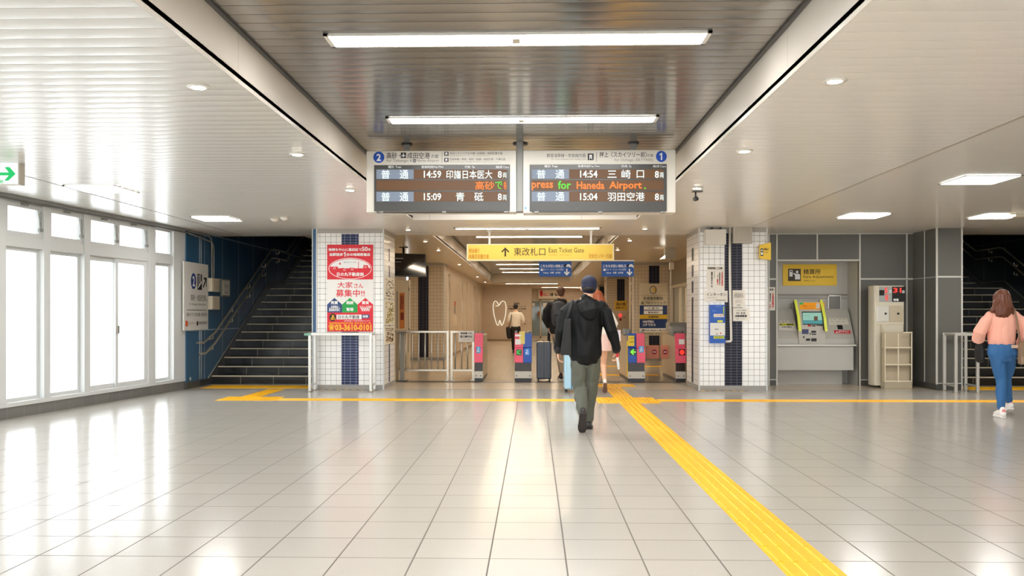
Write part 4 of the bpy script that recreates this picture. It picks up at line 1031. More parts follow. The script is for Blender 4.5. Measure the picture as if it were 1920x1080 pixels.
marks('display_arrow', g3, glow('led_green_bright', (0.2, .9, .05), .6, False), Sg, [('p', [(1192, 658.7), (1186, 658.7), (1189, 655.5), (1187, 654.5), (1181.5, 660), (1187, 665.5), (1189, 664.5), (1186, 661.3), (1192, 661.3)])], 0.006)
ic_mark(g3, 1202.5, 655, 9, 12)
x0 = X_(1178, YGT); a = MB(); a.box(x0 + 0.005, YGT + 0.06, 0.70, x0 + 0.125, YGT + 0.10, 0.90); build('yellow_notice_panel', a, mat('gate_yellow', (240, 210, 50), 0.4), g3, bevel=0.003)
marks('notice_print', g3, INK, PY(YGT + 0.06), [('t', 'IC専用', 1180, 633, 1189, 635.5), ('r', 1180, 640, 1189, 640.6), ('r', 1180, 642, 1188, 642.6)], 0.003)
a = MB(); a.box(x0 - 0.012, YGT + 0.1, 0.10, x0 + 0.003, YGT + 0.16, 0.80); build('yellow_edge', a, mat('gate_yellow', (240, 210, 50), 0.4), g3)
a = MB(); a.box(x0 - 0.06, YGT + 0.35, 0.90, x0 + 0.10, YGT + 0.60, 1.03); build('card_reader', a, MGREY, g3, bevel=0.02)
g4 = gate('pink ticket gate with a red cross display beside the right column', 1268, 1286.5, None, [(0, 1, PINK, 'pink_panel')])
marks('display', g4, mat('display_dark_red', (60, 10, 10), 0.4), Sg, [('r', 1273, 654.5, 1284.5, 666.5)], 0.004)
marks('display_cross', g4, glow('led_red', (1.0, .03, .02), .55, False), Sg, [('o', 1278.7, 660.5, 4.6, 4.8)], 0.006)
marks('notice_print', g4, WPRINT, PY(YGT + 0.09), [('r', 1272.5, 636, 1283, 645.5)], 0.02)
x0 = X_(1268, YGT); a = MB(); a.box(x0 - 0.05, YGT + 0.3, 0.90, x0 + 0.25, YGT + 0.7, 1.08); build('card_reader', a, MGREY, g4, bevel=0.02)
FLAP = mat('flap_salmon', (238, 150, 122), 0.4)
YFL = YGT + 1.0
for (gt, pa, pb, sx, lab) in ((g3, 1211.5, 1236, 1, ''), (g4, 1239, 1267, -1, '')):
    a = MB(); A, B = onY(pa, 673, YFL), onY(pb, 647.5, YFL); a.box(A.x, YFL, A.z, B.x, YFL + 0.03, B.z); f = build('gate_flap', a, FLAP, gt, bevel=0.012)
    cx = (1227 if sx > 0 else 1247); S_ = PY(YFL)
    marks('no_entry_disc', f, mat('no_entry_red', (190, 30, 40), 0.4), S_, [('o', cx, 660, 4.8, 4.8)], 0.002)
    marks('no_entry_bar', f, WPRINT, S_, [('r', cx - 3.2, 659, cx + 3.2, 661)], 0.004)

# ================================================================== fence left of the gates
YF = 17.15
def fence(label, px0, px1, bars, mid=None):
    x0, x1 = X_(px0, YF), X_(px1, YF)
    t = thing('steel_fence', label, 'fence', ((x0 + x1) / 2, YF, 0), 'steel fence panels')
    zt_, zb_ = Z_(800, 620, YF), Z_(800, 696, YF)
    a = MB(); a.box(x0, YF - 0.02, zt_ - 0.045, x1, YF + 0.02, zt_); build('top_rail', a, STEEL, t, bevel=0.005)
    a = MB(); a.box(x0, YF - 0.015, zb_, x1, YF + 0.015, zb_ + 0.04); build('bottom_rail', a, STEEL, t, bevel=0.004)
    for px in bars: x = X_(px, YF); a = MB(); a.cyl((x, YF, zb_ + 0.02), (x, YF, zt_ - 0.02), 0.015, 8); build('bar', a, STEELB, t)
    for x in (x0 + 0.02, x1 - 0.02): a = MB(); a.box(x - 0.022, YF - 0.022, 0, x + 0.022, YF + 0.022, zt_); build('post', a, STEEL, t); a = MB(); a.box(x - 0.05, YF - 0.05, 0, x + 0.05, YF + 0.05, 0.012); build('foot_plate', a, STEEL, t)
    return t
fence('steel bar fence panel from the left column to the middle post', 743, 841.5, (749, 761, 773, 785, 797, 809, 821, 832))
fence('steel bar fence panel between the middle post and the first gate', 845, 889, (853.5, 865.5, 876.5))
t = thing('notice_board', 'white paper notice fixed on the steel fence beside the pink gate', 'notice', (X_(874, YF - 0.05), YF - 0.06, 0.8))
a = MB(); slab(a, YF - 0.06, 859.5, 620.5, 889, 641, 0.01); build('sheet', a, PAPER, t)
marks('lettering', t, INK, PY(YF - 0.06), [('t', '駅係員への', 864, 623, 884, 626.8, .03), ('t', '窓口案内は', 863, 629, 885, 633, .03), ('t', 'インターホンで', 866, 635.5, 882, 638)], 0.003)
a = MB(); a.box(-1.46, YF - 0.05, 0.9, -1.40, YF + 0.0, 0.93); build('clip', a, STEEL, t)
# leaning stand / table next to the column
t = thing('standing_table', 'small standing table with a steel post beside the left column', 'table', (-2.63, 16.85, 0))
a = MB(); a.box(-2.80, 16.62, 0.97, -2.46, 17.06, 1.0); build('tabletop', a, mat('table_grey', (140, 132, 120), 0.4), t, bevel=0.005)
a = MB(); a.box(-2.62, 16.82, 0.02, -2.55, 16.90, 0.97); build('post', a, MGREY, t)
a = MB(); a.box(-2.69, 16.75, 0.0, -2.48, 16.97, 0.02); build('base', a, DGREY, t, bevel=0.004)
# tv on a ceiling bracket
YT = 18.9
A, B = onY(741, 521, YT), onY(798, 472.5, YT)
t = thing('television', 'black television hanging from the ceiling right of the left column', 'television', ((A.x + B.x) / 2, YT, HL))
rot = Matrix.Rotation(radians(-14), 3, 'Y') 
cxx, czz = (A.x + B.x) / 2 - 0.06, (A.z + B.z) / 2 + 0.0
def tv(v): p = Vector((v[0], v[1], v[2])); p = Matrix.Rotation(radians(28), 3, 'Z') @ (Matrix.Rotation(radians(-10), 3, 'X') @ p); return p + Vector((cxx, YT, czz))
a = MB(tv); a.box(-0.46, 0, -0.26, 0.44, 0.05, 0.26); build('case', a, BLACK, t, bevel=0.01)
a = MB(tv); a.box(-0.43, -0.004, -0.235, 0.41, 0.0, 0.235); build('screen', a, mat('tv_screen', (8, 8, 9), 0.08, coat=0.5), t)
a = MB(); xx = X_(755, YT); a.cyl((xx, YT + 0.12, HL), (xx, YT + 0.12, czz), 0.025); a.box(xx - 0.09, YT + 0.05, HL - 0.02, xx + 0.09, YT + 0.2, HL); build('ceiling_bracket', a, BLACK, t)
a = MB(); a.box(xx - 0.14, YT - 0.14, czz + 0.12, xx + 0.03, YT - 0.10, czz + 0.15); a.box(xx - 0.14, YT - 0.14, czz + 0.05, xx - 0.02, YT - 0.11, czz + 0.07); build('arm', a, MGREY, t)

# staff booth behind the fence
t = thing('staff_booth', 'cream staff booth with an orange poster behind the steel fence', 'booth', (-3.4, 21.4, 0))
a = MB(); a.box(-3.64, 21.0, 0, -3.04, 21.14, 2.16); build('body', a, mat('booth_cream', (206, 194, 172), 0.5), t, bevel=0.008)
S = PY(21.0)
marks('door_edge', t, MGREY, S, [('r', 743.5, 546, 746, 616), ('r', 766, 534, 767, 660)], 0.004)
marks('orange_poster', t, mat('orange_poster', (196, 120, 60), 0.5), S, [('r', 749, 549, 758.5, 616)], 0.004)
marks('poster_print', t, mat('poster_dark_print', (120, 40, 20), 0.5), S, [('t', '車内\n事故\n防止', 750.5, 553, 757, 580, .02), ('r', 751, 586, 757, 600)], 0.006)
a = MB(); a.box(-3.06, 20.985, 1.9, -3.04, 21.0, 1.96); a.box(-3.06, 20.985, 0.9, -3.04, 21.0, 0.98); build('hinge', a, DGREY, t)
# posters in corridor
for (py0, y_, lab) in ((1.35, 27.3, 'small paper notice on the left corridor wall'), ):
    t = thing('notice', lab, 'notice', (-2.6, y_, 1.1)); a = MB(); a.box(-2.6, y_ + 0.3, 0.95, -2.59, y_ + 1.7, 1.3); build('sheet', a, mat('pale_tan_paper', (214, 194, 168), 0.5), t)
t = thing('wall_alarm', 'small red alarm plate on the left corridor wall', 'alarm', (-2.6, 28.2, 1.7)); a = MB(); a.box(-2.6, 28.1, 1.62, -2.57, 28.3, 1.75); build('plate', a, mat('alarm_red', (200, 90, 60), 0.5), t, bevel=0.004)
a = MB(); a.box(-2.6, 28.18, 1.35, -2.58, 28.22, 1.62); build('cord', a, DGREY, t)
# neon tooth
YW = 43.66
S = PY(YW)
def outline():
    P = [(0.50, .16), (.60, .06), (.76, .0), (.92, .05), (1.0, .22), (.99, .42), (.93, .62), (.84, .80), (.74, .95), (.66, 1.0), (.61, .96), (.57, .84), (.52, .77), (.47, .84), (.44, .95), (.38, 1.0), (.30, .96), (.20, .82), (.09, .60), (.02, .38), (.0, .20), (.06, .06), (.18, .0), (.30, .05), (.44, .17), (.36, .215), (.22, .20)]
    return P
a = MB(); pts = [onY(924.5 + u * 24.5, 564 + v * 46.5, YW) for u, v in outline()]
sm = []
for i in range(len(pts) - 1):
    sm += [pts[i], (pts[i] + pts[i + 1]) / 2]
sm.append(pts[-1])
a.limb(pts + [], [0.007] * len(pts), 8, ref=(0, 1, 0))
a.limb([pts[0], pts[24]], [0.007, 0.007], 8, ref=(0, 1, 0))
tag(build('neon_tooth', a, glow('neon_white', (1.0, .92, .74), .9, True), None, (pts[0].x, YW, 1.0)), 'white neon outline of a tooth on the far corridor wall', 'neon sign')
t = thing('wall_lettering', 'dark dental clinic lettering on the far corridor wall', 'lettering', (X_(969, YW), YW, 1.8))
marks('lettering', t, mat('brown_ink', (70, 50, 40), 0.5), PY(43.69), [('t', '歯科医院', 964, 567.5, 974, 570.5, .02), ('t', 'デンタルクリニック', 953, 573, 986, 576, .02), ('t', '診療時間・土日診療', 953, 577.5, 986, 580.5, .02), ('t', '予約制', 972, 583, 978, 585.5, .02), ('t', '矯正', 982, 599, 986, 602, .02), ('t', '駅徒歩', 981, 606, 986, 608, .02)], 0.004)
# far glass door and red sign
t = thing('glass_door', 'sliding glass door at the far end of the corridor', 'door', (0.6, 49.0, 0))
S = PY(49.0)
a = MB()
for px in (996.5, 1013.5, 1030, 1046): x = X_(px, 49); a.box(x - 0.04, 49.0, 0, x + 0.04, 49.06, 2.2)
x0, x1 = X_(996, 49), X_(1046, 49); a.box(x0, 49.0, 2.1, x1, 49.08, 2.22); a.box(x0, 49.0, 0, x1, 49.06, 0.12); build('frame', a, mat('door_frame_tan', (196, 184, 164), 0.4), t)
a = MB(); a.box(x0, 49.03, 0.12, x1, 49.04, 2.1); build('pane', a, mat('greenish_glass', (104, 116, 100), 0.05, spec=0.8), t)
marks('door_posters', t, mat('poster_rust', (150, 90, 70), 0.5), S, [('r', 1008, 584, 1012, 592)], 0.004); marks('door_posters', t, PAPER, S, [('r', 998, 568, 1003, 574), ('r', 1018, 568, 1026, 577)], 0.004)
t = thing('shop_sign', 'white shop sign with red characters above the far glass door', 'sign', (X_(1030, 48.8), 48.8, 2.45))
a = MB(); slab(a, 48.8, 1009.5, 542.5, 1049, 560, 0.05); build('panel', a, mat('shop_sign_white', (226, 214, 190), 0.4), t)
marks('red_lettering', t, REDINK, PY(48.8), [('t', 'はんこ', 1019, 549, 1030, 555, .02), ('o', 1015, 550, 3, 6)], 0.006); marks('lettering', t, INK, PY(48.8), [('t', '合鍵・印刷', 1031, 549, 1046, 555, .02)], 0.006)

# ================================================================== right corridor side: clinic poster, alarm unit, office window
YK = 24.8 - 0.02
S = PY(YK)
t = thing('wall_poster', 'tall clinic poster in blue, white and yellow on the far right column', 'poster', (X_(1225, YK), YK, 1.6))
a = MB(); slab(a, YK, 1199, 531.5, 1251, 629, 0.015); build('board', a, mat('clinic_cream', (214, 204, 178), 0.5), t)
marks('navy_print', t, mat('clinic_navy', (16, 52, 108), 0.4), S, [('r', 1199.3, 572.5, 1250.8, 590), ('r', 1199.3, 598, 1250.8, 615.5)], 0.004)
marks('yellow_print', t, mat('clinic_yellow', (216, 176, 36), 0.4), S, [('r', 1199.3, 590, 1250.8, 598), ('r', 1225, 540, 1229, 547)], 0.004)
marks('white_print', t, WPRINT, S, [('r', 1207, 574.5, 1242.5, 581), ('r', 1207, 582.5, 1242.5, 589), ('t', 'WEB予約は', 1205, 600.5, 1226, 605.5, .02), ('t', 'コチラから', 1205, 606.5, 1229, 611.5, .02), ('r', 1199.3, 615.5, 1250.8, 622)], 0.006)
marks('dark_print', t, BINK, S, [('t', '京成曳舟駅前', 1206, 556.5, 1243, 562.5, .01), ('t', '歯ブ科クリニック', 1202, 565, 1248, 571, .01), ('ring', 1224.5, 543.5, 6.5, 7.5, 1.2), ('t', '小 歯 科', 1215, 576, 1235, 579.6, .01), ('t', '審美歯科', 1215, 584, 1235, 587.6, .01),
      ('t', '診療時間', 1216, 592, 1234, 596.4, .01), ('t', '☎03-6661-8181', 1201.5, 617, 1249, 621.5, .02), ('t', '曳舟駅前 徒歩1分', 1206, 624, 1246, 627.5), ('r', 1202, 553.8, 1248, 554.2)], 0.008)
# alarm unit and yellow notice by the third column
t = thing('alarm_panel', 'grey hydrant cabinet with a red lamp under a yellow notice', 'alarm panel', (X_(1162, 29), 29.0, 0))
A, B = X_(1150, 29), X_(1179, 29)
a = MB(); a.box(A, 29.0, 0, B, 29.3, Z_(1160, 582, 29)); build('cabinet', a, mat('cabinet_beige', (176, 160, 136), 0.4, 0.3), t, bevel=0.01)
a = MB(); p = onY(1163, 594, 29); a.ball((p.x, 28.98, p.z + 0.05), 0.06); build('red_lamp', a, mat('red_lamp', (220, 30, 40), 0.2, emit=(.9, .05, .04), es=.6), t)
a = MB(); a.limb([(p.x, 29.0, p.z - 0.09), (p.x, 28.97, p.z - 0.09)], [0.05, 0.04], ref=(1, 0, 0)); build('call_button', a, mat('dark_red', (130, 20, 26), 0.3), t)
a = MB(); a.ball((p.x - 0.13, 28.99, p.z - 0.02), 0.03); a.ball((p.x + 0.13, 28.99, p.z - 0.02), 0.03); build('side_button', a, MGREY, t)
t = thing('wall_notice', 'yellow notice board above the grey hydrant cabinet', 'notice', (X_(1163, 29), 29.02, 1.5))
a = MB(); slab(a, 29.02, 1152, 564, 1176, 582, 0.02); build('board', a, mat('dull_yellow', (200, 158, 40), 0.5), t)
marks('lettering', t, INK, PY(29.02), [('t', '消火栓', 1155, 567, 1173, 573, .02), ('t', '非常ボタン', 1155, 575, 1173, 579, .02)], 0.004)
# ticket office window on the right wall (X = 3.95)
r = bpy.data.objects.new('window_30', None); COL.objects.link(r); r['kind'] = 'structure'; r.location = (3.95, 20.5, 1.5)
a = MB()
for y in (16.3, 18.3, 20.3, 22.3, 23.3, 24.75): a.box(3.90, y - 0.03, 0.98, 3.97, y + 0.03, 2.1)
a.box(3.88, 16.2, 2.06, 3.99, 24.8, 2.14); a.box(3.85, 16.2, 0.95, 3.99, 24.8, 1.0); build('frame', a, mat('office_frame', (196, 186, 168), 0.35), r)
a = MB(); a.box(3.965, 16.2, 1.0, 3.97, 24.8, 2.06); build('pane', a, glass, r)
mb = MB(); mb.box(4.05, 16.8, 0, 4.1, 16.85, 0.1)
mb = MB(); mb.box(7.1, 16.8, 0, 7.25, 25, HL); mb.box(4.05, 24.9, 0, 7.2, 25.1, HL); struct('wall_office_side', mb, mat('office_wall', (200, 192, 176), 0.6))
mb = MB(); mb.box(4.05, 16.3, HL - 0.02, 7.2, 25, HL); struct('ceiling_office', mb, mat('office_ceiling', (190, 184, 170), 0.6))
t = thing('ceiling_light', 'small tube light inside the ticket office', 'ceiling light', (5.2, 21, HL - 0.03)); a = MB(); a.box(4.8, 20.6, HL - 0.06, 5.6, 21.2, HL - 0.02); build('diffuser', a, TUBEW, t)
# grey speaker box with lamp and conduit
YX = 19.3
A, B = onY(1247, 485.5, YX), onY(1267, 457.5, YX)
t = thing('equipment_box', 'grey equipment box with a small lamp near the right column', 'equipment box', ((A.x + B.x) / 2, YX, A.z))
a = MB(); a.box(A.x, YX, A.z, B.x, YX + 0.2, B.z); build('case', a, DOOR_GREY, t, bevel=0.006)
a = MB(); a.box((A.x + B.x) / 2 - 0.03, YX + 0.08, B.z, (A.x + B.x) / 2 + 0.03, YX + 0.12, HL); build('hanger', a, MGREY, t)
a = MB(); a.prism([(A.x - 0.10, A.z + 0.0), (A.x, A.z + 0.02), (A.x, A.z + 0.08)], 'y', YX + 0.02, YX + 0.12); build('lamp', a, glow('small_spot', (1, .93, .8), 5), t)
A2, B2 = onY(1256, 505, YX), onY(1264, 492.5, YX)
a = MB(); a.box(A2.x, YX + 0.02, A2.z, B2.x, YX + 0.12, B2.z); build('lower_box', a, CREAMP, t, bevel=0.004)
a = MB(); a.cyl((A2.x + 0.03, YX + 0.07, A.z), (A2.x + 0.03, YX + 0.07, 1.16), 0.012, 8); build('conduit', a, CREAMP, t)
# counter unit behind the last gate
t = thing('gate_console', 'grey console beyond the last gate under the office window', 'console', (3.2, 19.5, 0))
a = MB(); a.box(2.98, 19.2, 0, 3.7, 20.2, 0.95); build('body', a, mat('console_tan', (176, 162, 140), 0.4, 0.3), t, bevel=0.01)
a = MB(); a.box(3.0, 19.15, 0.95, 3.5, 19.7, 1.14); build('screen_box', a, MGREY, t, bevel=0.02)

# ================================================================== right column fittings
S = PY(YC)
def on_col(name, label, cat, x0, y0, x1, y1, t_, m_, bev=0.004, partname='panel', group=None):
    t = thing(name, label, cat, (X_((x0 + x1) / 2, YC), YC, onY(x0, y1, YC).z), group)
    a = MB(); slab(a, YC - t_, x0, y0, x1, y1, t_ - 0.003); build(partname, a, m_, t, bevel=bev)
    return t
t = on_col('electrical_box', 'white electrical box at the top of the right column', 'electrical box', 1323, 430, 1361.5, 458.5, 0.14, mat('box_white', (222, 218, 208), 0.4), partname='case')
a = MB(); slab(a, YC - 0.10, 1333, 425.5, 1337, 430, 0.06); slab(a, YC - 0.10, 1350, 425.5, 1353, 430, 0.06); build('pipe_stub', a, DGREY, t)
t = on_col('electrical_box', 'grey framed distribution box at the top of the right column', 'electrical box', 1375, 422.5, 1411, 456, 0.12, DOOR_GREY, partname='case')
a = MB(); slab(a, YC - 0.128, 1379, 426, 1407, 452.5, 0.008); build('door', a, mat('box_door', (178, 172, 158), 0.4), t, bevel=0.003)
a = MB(); P = [onY(p, q_, YC - 0.04) for p, q_ in ((1368.5, 424), (1368.5, 500), (1370, 600), (1371, 638), (1370, 640), (1360, 640.5))]; a.limb(P, [0.022] * 6, 10, ref=(0, 1, 0), cap=False)
tag(build('wall_conduit', a, mat('white_conduit', (224, 220, 210), 0.4), None, tuple(P[2])), 'white conduit pipe running down the navy stripe of the right column', 'conduit')
t = on_col('intercom', 'blue and white intercom unit on the right column', 'intercom', 1331.5, 571.5, 1360, 643.5, 0.09, mat('intercom_blue', (14, 84, 178), 0.35), partname='case')
Si = PY(YC - 0.09)
marks('white_cover', t, mat('intercom_white', (220, 220, 214), 0.4), Si, [('r', 1331.5, 605.5, 1359.5, 629), ('r', 1338, 588.5, 1358, 594.5)], 0.003)
marks('yellow_label', t, mat('label_yellow', (200, 210, 60), 0.4), Si, [('r', 1338, 630, 1358, 635), ('r', 1345, 600.5, 1355, 604.5), ('r', 1356, 574.5, 1357.8, 592)], 0.003)
marks('lettering', t, INK, Si, [('t', '呼出', 1340, 616, 1347, 618.5, .02), ('t', '駅係員呼出', 1340, 631, 1356, 634), ('t', '5', 1343, 625, 1345, 628)], 0.006)
marks('red_lettering', t, REDINK, Si, [('t', 'インターホン', 1340, 590, 1355, 593, .02), ('o', 1351, 625, 1.2, 1.4), ('o', 1344, 626, 1, 1)], 0.006)
marks('faint_lettering', t, mat('pale_blue_print', (120, 170, 220), 0.5), Si, [('t', 'ご案内', 1340, 573.5, 1352, 575.5), ('t', '御用の方は', 1336, 582, 1344, 584), ('t', 'ボタンを押してください', 1338, 596.5, 1352, 598.5)], 0.004)
t = on_col('notice', 'white notice with vertical red and black writing on the right column', 'notice', 1325, 498.5, 1358.5, 543, 0.008, PAPER, 0, 'sheet', 'paper notices on the right column')
Sp = PY(YC - 0.008)
marks('black_lettering', t, INK, Sp, [('t', '特殊詐欺にご注意！', 1327, 500.8, 1355, 505, .02), ('t', '還\n付\n金\nは\nA\nT\nM', 1333, 510, 1336.3, 539, .02), ('t', '携\n帯\n電\n話\nの', 1348, 511, 1350.6, 535, .01), ('t', '電\n話\nで', 1344.5, 515, 1346.5, 522), ('t', '必\nず\n確\n認', 1339, 508, 1340.4, 522)], 0.002)
marks('red_lettering', t, REDINK, Sp, [('t', 'お\n金\nの\n話\nは', 1352.5, 509, 1355.5, 536, .02), ('t', '詐\n欺\nで\nす', 1344, 523, 1347, 534, .03)], 0.002)
t = on_col('notice', 'white intercom notice with large kana on the right column', 'notice', 1321, 545, 1364.5, 566.5, 0.01, PAPER, 0, 'sheet', 'paper notices on the right column')
Sp = PY(YC - 0.010)
marks('lettering', t, INK, Sp, [('t', 'インターホン', 1324.5, 549, 1361.5, 555, .01), ('t', '御用の方は下のボタンを押してください', 1326, 557, 1345, 558.6), ('t', 'Please use the intercom', 1343, 561, 1361, 564)], 0.002)
t = on_col('notice', 'upper white paper sheet right of the conduit on the right column', 'notice', 1373.5, 544, 1397, 576.5, 0.008, PAPER, 0, 'sheet', 'paper notices on the right column')
Sp = PY(YC - 0.008)
marks('lettering', t, mat('sign_light_ink', (120, 116, 108), 0.5), Sp, [('t', 'お客様へのお知らせ\n駅係員は巡回のため\n不在の場合があります\n\nインターホンで\nお呼びください\n\n京成電鉄', 1376, 549, 1394, 574)], 0.002)
t = on_col('notice', 'lower white paper sheet right of the conduit on the right column', 'notice', 1374, 577.5, 1406, 602, 0.008, PAPER, 0, 'sheet', 'paper notices on the right column')
marks('lettering', t, INK, Sp, [('t', '「ご利用のお客様へ」', 1379, 581, 1401, 583.2), ('t', '終日、無人駅', 1381, 585.5, 1397, 588.5, .02), ('t', '自動精算機', 1379, 590.5, 1400, 594.5, .03), ('t', '利用ください', 1380, 597, 1397, 599)], 0.002)
# yellow flag sign sticking out at the column's edge
t = thing('flag_sign', 'small yellow flag sign with a figure at the right edge of the column', 'sign', (X_(1436, YC), YC, 2.4))
A = onY(1423.5, 488, YC - 0.1); B = onY(1445, 457, YC - 0.1)
a = MB(); a.prism([(A.x, A.z + 0.03), (B.x, A.z), (B.x, B.z + 0.02), (A.x, B.z - 0.02)], 'y', YC - 0.12, YC - 0.09); build('panel', a, YEL, t, bevel=0.003)
a = MB(); a.box(X_(1434, YC), YC - 0.09, (A.z + B.z) / 2 - 0.02, X_(1434, YC) + 0.03, YC + 0.0, (A.z + B.z) / 2 + 0.02); build('bracket', a, STEEL, t)
Sf = PY(YC - 0.12)
marks('pictogram', t, INK, Sf, [('r', 1426, 466, 1431, 480)], 0.003); marks('figure', t, WPRINT, Sf, [('o', 1428.5, 469.5, 1.6, 1.8), ('o', 1428.5, 475.5, 2, 3)], 0.005); marks('lettering', t, mat('dark_brown_ink', (58, 40, 10), 0.5), Sf, [('t', '改札口', 1432.5, 465, 1440.5, 469.5, .02), ('r', 1433, 473, 1440, 473.7)], 0.003)
# little hook plate near the trim on the grey wall
t = thing('notice', 'narrow white and red notice on the grey wall beside the niche', 'notice', (X_(1446, YG), YG, 1.5))
a = MB(); slab(a, YG - 0.008, 1439.5, 538.5, 1453.5, 582, 0.006); build('sheet', a, PAPER, t)
marks('lettering', t, INK, PY(YG - 0.008), [('t', '詐欺注意', 1441, 541, 1450, 545, .02), ('t', '電\n話\nの\n方', 1443, 550, 1445.5, 566, .02)], 0.002); marks('red_lettering', t, REDINK, PY(YG - 0.008), [('t', 'お\n金\nの\n話\nは', 1447.5, 549, 1451, 576, .03), ('t', '詐\n欺', 1442.5, 570, 1445, 578, .03)], 0.002)

# ================================================================== fare adjustment niche
YN = D - 0.02
t = thing('wall_sign', 'yellow fare adjustment sign in the grey niche', 'sign', (X_(1518, YN), YN, 2.1))
a = MB(); slab(a, YN, 1468, 495.5, 1569, 535.5, 0.018); build('panel', a, mat('amber_sign_face', (250, 208, 60), 0.5), t, bevel=0.002)
S = PY(YN)
marks('pictogram_panel', t, mat('pictogram_dark', (58, 46, 20), 0.5), S, [('r', 1477.5, 504, 1501.5, 527)], 0.003)
marks('pictogram', t, WPRINT, S, [('r', 1480, 506.5, 1486, 518.5), ('o', 1494.5, 510, 2.4, 2.6), ('p', [(1490.5, 524), (1490.5, 516), (1487, 513.5), (1488, 511.5), (1492, 513.5), (1498.5, 513.5), (1500, 516), (1500, 524)])], 0.005)
marks('pictogram_dark', t, INK, S, [('r', 1481.3, 507.8, 1484.7, 510)], 0.0065)
marks('lettering', t, mat('dark_brown_ink', (58, 40, 10), 0.5), S, [('t', '精算所', 1506.5, 504.5, 1538.5, 514.5, .01), ('t', 'Fare Adjustment', 1506.5, 516.5, 1562.5, 522.5), ('t', '补票处  정산소', 1506.5, 525, 1529, 527.5)], 0.003)
# counter and machine
zc = Z_(1530, 646, YG)
t = thing('fare_machine', 'grey fare adjustment machine with yellow side fins and touch screen', 'ticket machine', ((NX0 + NX1) / 2, YG + 0.35, zc))
Xn = lambda p, Y=YG + 0.2: X_(p, Y)
YM = YG + 0.16
a = MB(); a.prism([(YM, zc), (D, zc), (D, zc + 0.66), (YM + 0.34, zc + 0.66), (YM + 0.02, zc + 0.10)], 'x', NX0 + 0.01, X_(1599, YM + 0.1)); build('console_body', a, mat('console_metal', (192, 190, 184), 0.42, 0.1), t, bevel=0.006)
def slope(u, v):     # u picture column, v 0..1 up the sloping front
    y = YM + 0.02 + 0.32 * v - 0.0; z = zc + 0.10 + 0.56 * v
    return Vector((X_(u, y), y, z))
LN = Vector((0, -0.87, 0.50))
def SL(x, y):         # picture y -> v
    v = (640 - y) / (640 - 563.0)
    # solve on the sloping plane by the picture height
    return slope(x, v) + LN * 0.0
# monitor pod
a = MB(); xa, xb = Xn(1494), Xn(1549)
a.prism([(YM - 0.02, zc), (YM + 0.3, zc), (YM + 0.42, zc + 0.78), (YM + 0.22, zc + 0.80), (YM + 0.05, zc + 0.36)], 'x', xa + 0.02, xb - 0.02); pod = build('monitor_housing', a, mat('machine_light_grey', (200, 197, 188), 0.4), t, bevel=0.005)
def PD(y):            # picture row -> point on the pod's front
    f = (y - 568) / (646 - 568.0)      # 0 top .. 1 bottom
    if f < 0.56: k = f / 0.56; return (YM + 0.22 - 0.17 * k, zc + 0.80 - 0.44 * k)
    k = (f - 0.56) / 0.44; return (YM + 0.05 - 0.07 * k, zc + 0.36 - 0.36 * k)
def SP(x, y):
    yy, zz = PD(y); return Vector((X_(x, yy), yy, zz))
OFF = Vector((0, -0.0035, 0.0015))
marks('header_panel', t, mat('machine_orange', (240, 160, 20), 0.4, emit=(.85, .35, .02), es=.1, sample=False), SP, [('r', 1499, 570, 1546, 583)], OFF)
marks('header_green', t, mat('header_green', (80, 210, 120), 0.4), SP, [('r', 1499, 570, 1506, 574)], OFF * 1.7)
marks('header_lettering', t, mat('orange_dark', (200, 90, 10), 0.4), SP, [('t', '精算機・チャージ', 1505, 575, 1527, 578.5), ('t', 'Fare Adjustment', 1508, 579.5, 1526, 582)], OFF * 1.7)
marks('header_figure', t, PAPER, SP, [('r', 1530, 571.5, 1537, 581)], OFF * 1.7)
marks('screen_frame', t, BLACK, SP, [('p', [(1503, 587), (1541, 587), (1546, 611.5), (1505, 611.5)])], OFF)
marks('screen', t, glow('screen_teal', (0.30, 0.56, 0.44), .4, False), SP, [('p', [(1504.5, 589), (1540, 589), (1543.5, 603), (1505, 603)])], OFF * 1.6)
marks('screen', t, glow('screen_teal_dark', (0.08, 0.30, 0.30), .4, False), SP, [('p', [(1505, 603), (1543.5, 603), (1544, 610), (1505, 610)])], OFF * 1.6)
marks('screen_print', t, mat('screen_brown', (120, 90, 70), 0.5), SP, [('r', 1526, 596, 1533, 604), ('t', 'いらっしゃいませ', 1506, 593.5, 1517, 596)], OFF * 2.2)
marks('coin_slot', t, BLACK, SP, [('r', 1522, 612.5, 1529, 614.5), ('r', 1531, 612, 1546, 613.6), ('r', 1521, 622, 1530, 626), ('r', 1522, 627.5, 1530, 629.5), ('r', 1511, 636, 1519, 640), ('r', 1521, 635.5, 1531, 641), ('r', 1505.5, 632, 1508.5, 635), ('r', 1518, 626, 1520, 629)], OFF)
marks('blue_plate', t, mat('dark_blue_plate', (60, 66, 110), 0.4), SP, [('r', 1503.5, 619.5, 1516, 628)], OFF)
marks('red_plate', t, REDINK, SP, [('r', 1514.5, 611.3, 1520.5, 614.6)], OFF)
marks('light_plate', t, mat('light_plate', (196, 192, 184), 0.3), SP, [('r', 1536, 618.5, 1552.5 - 4, 628)], OFF)
FIN = mat('fin_yellow', (226, 232, 90), 0.35, emit=(.7, .75, .08), es=0.08, sample=False)
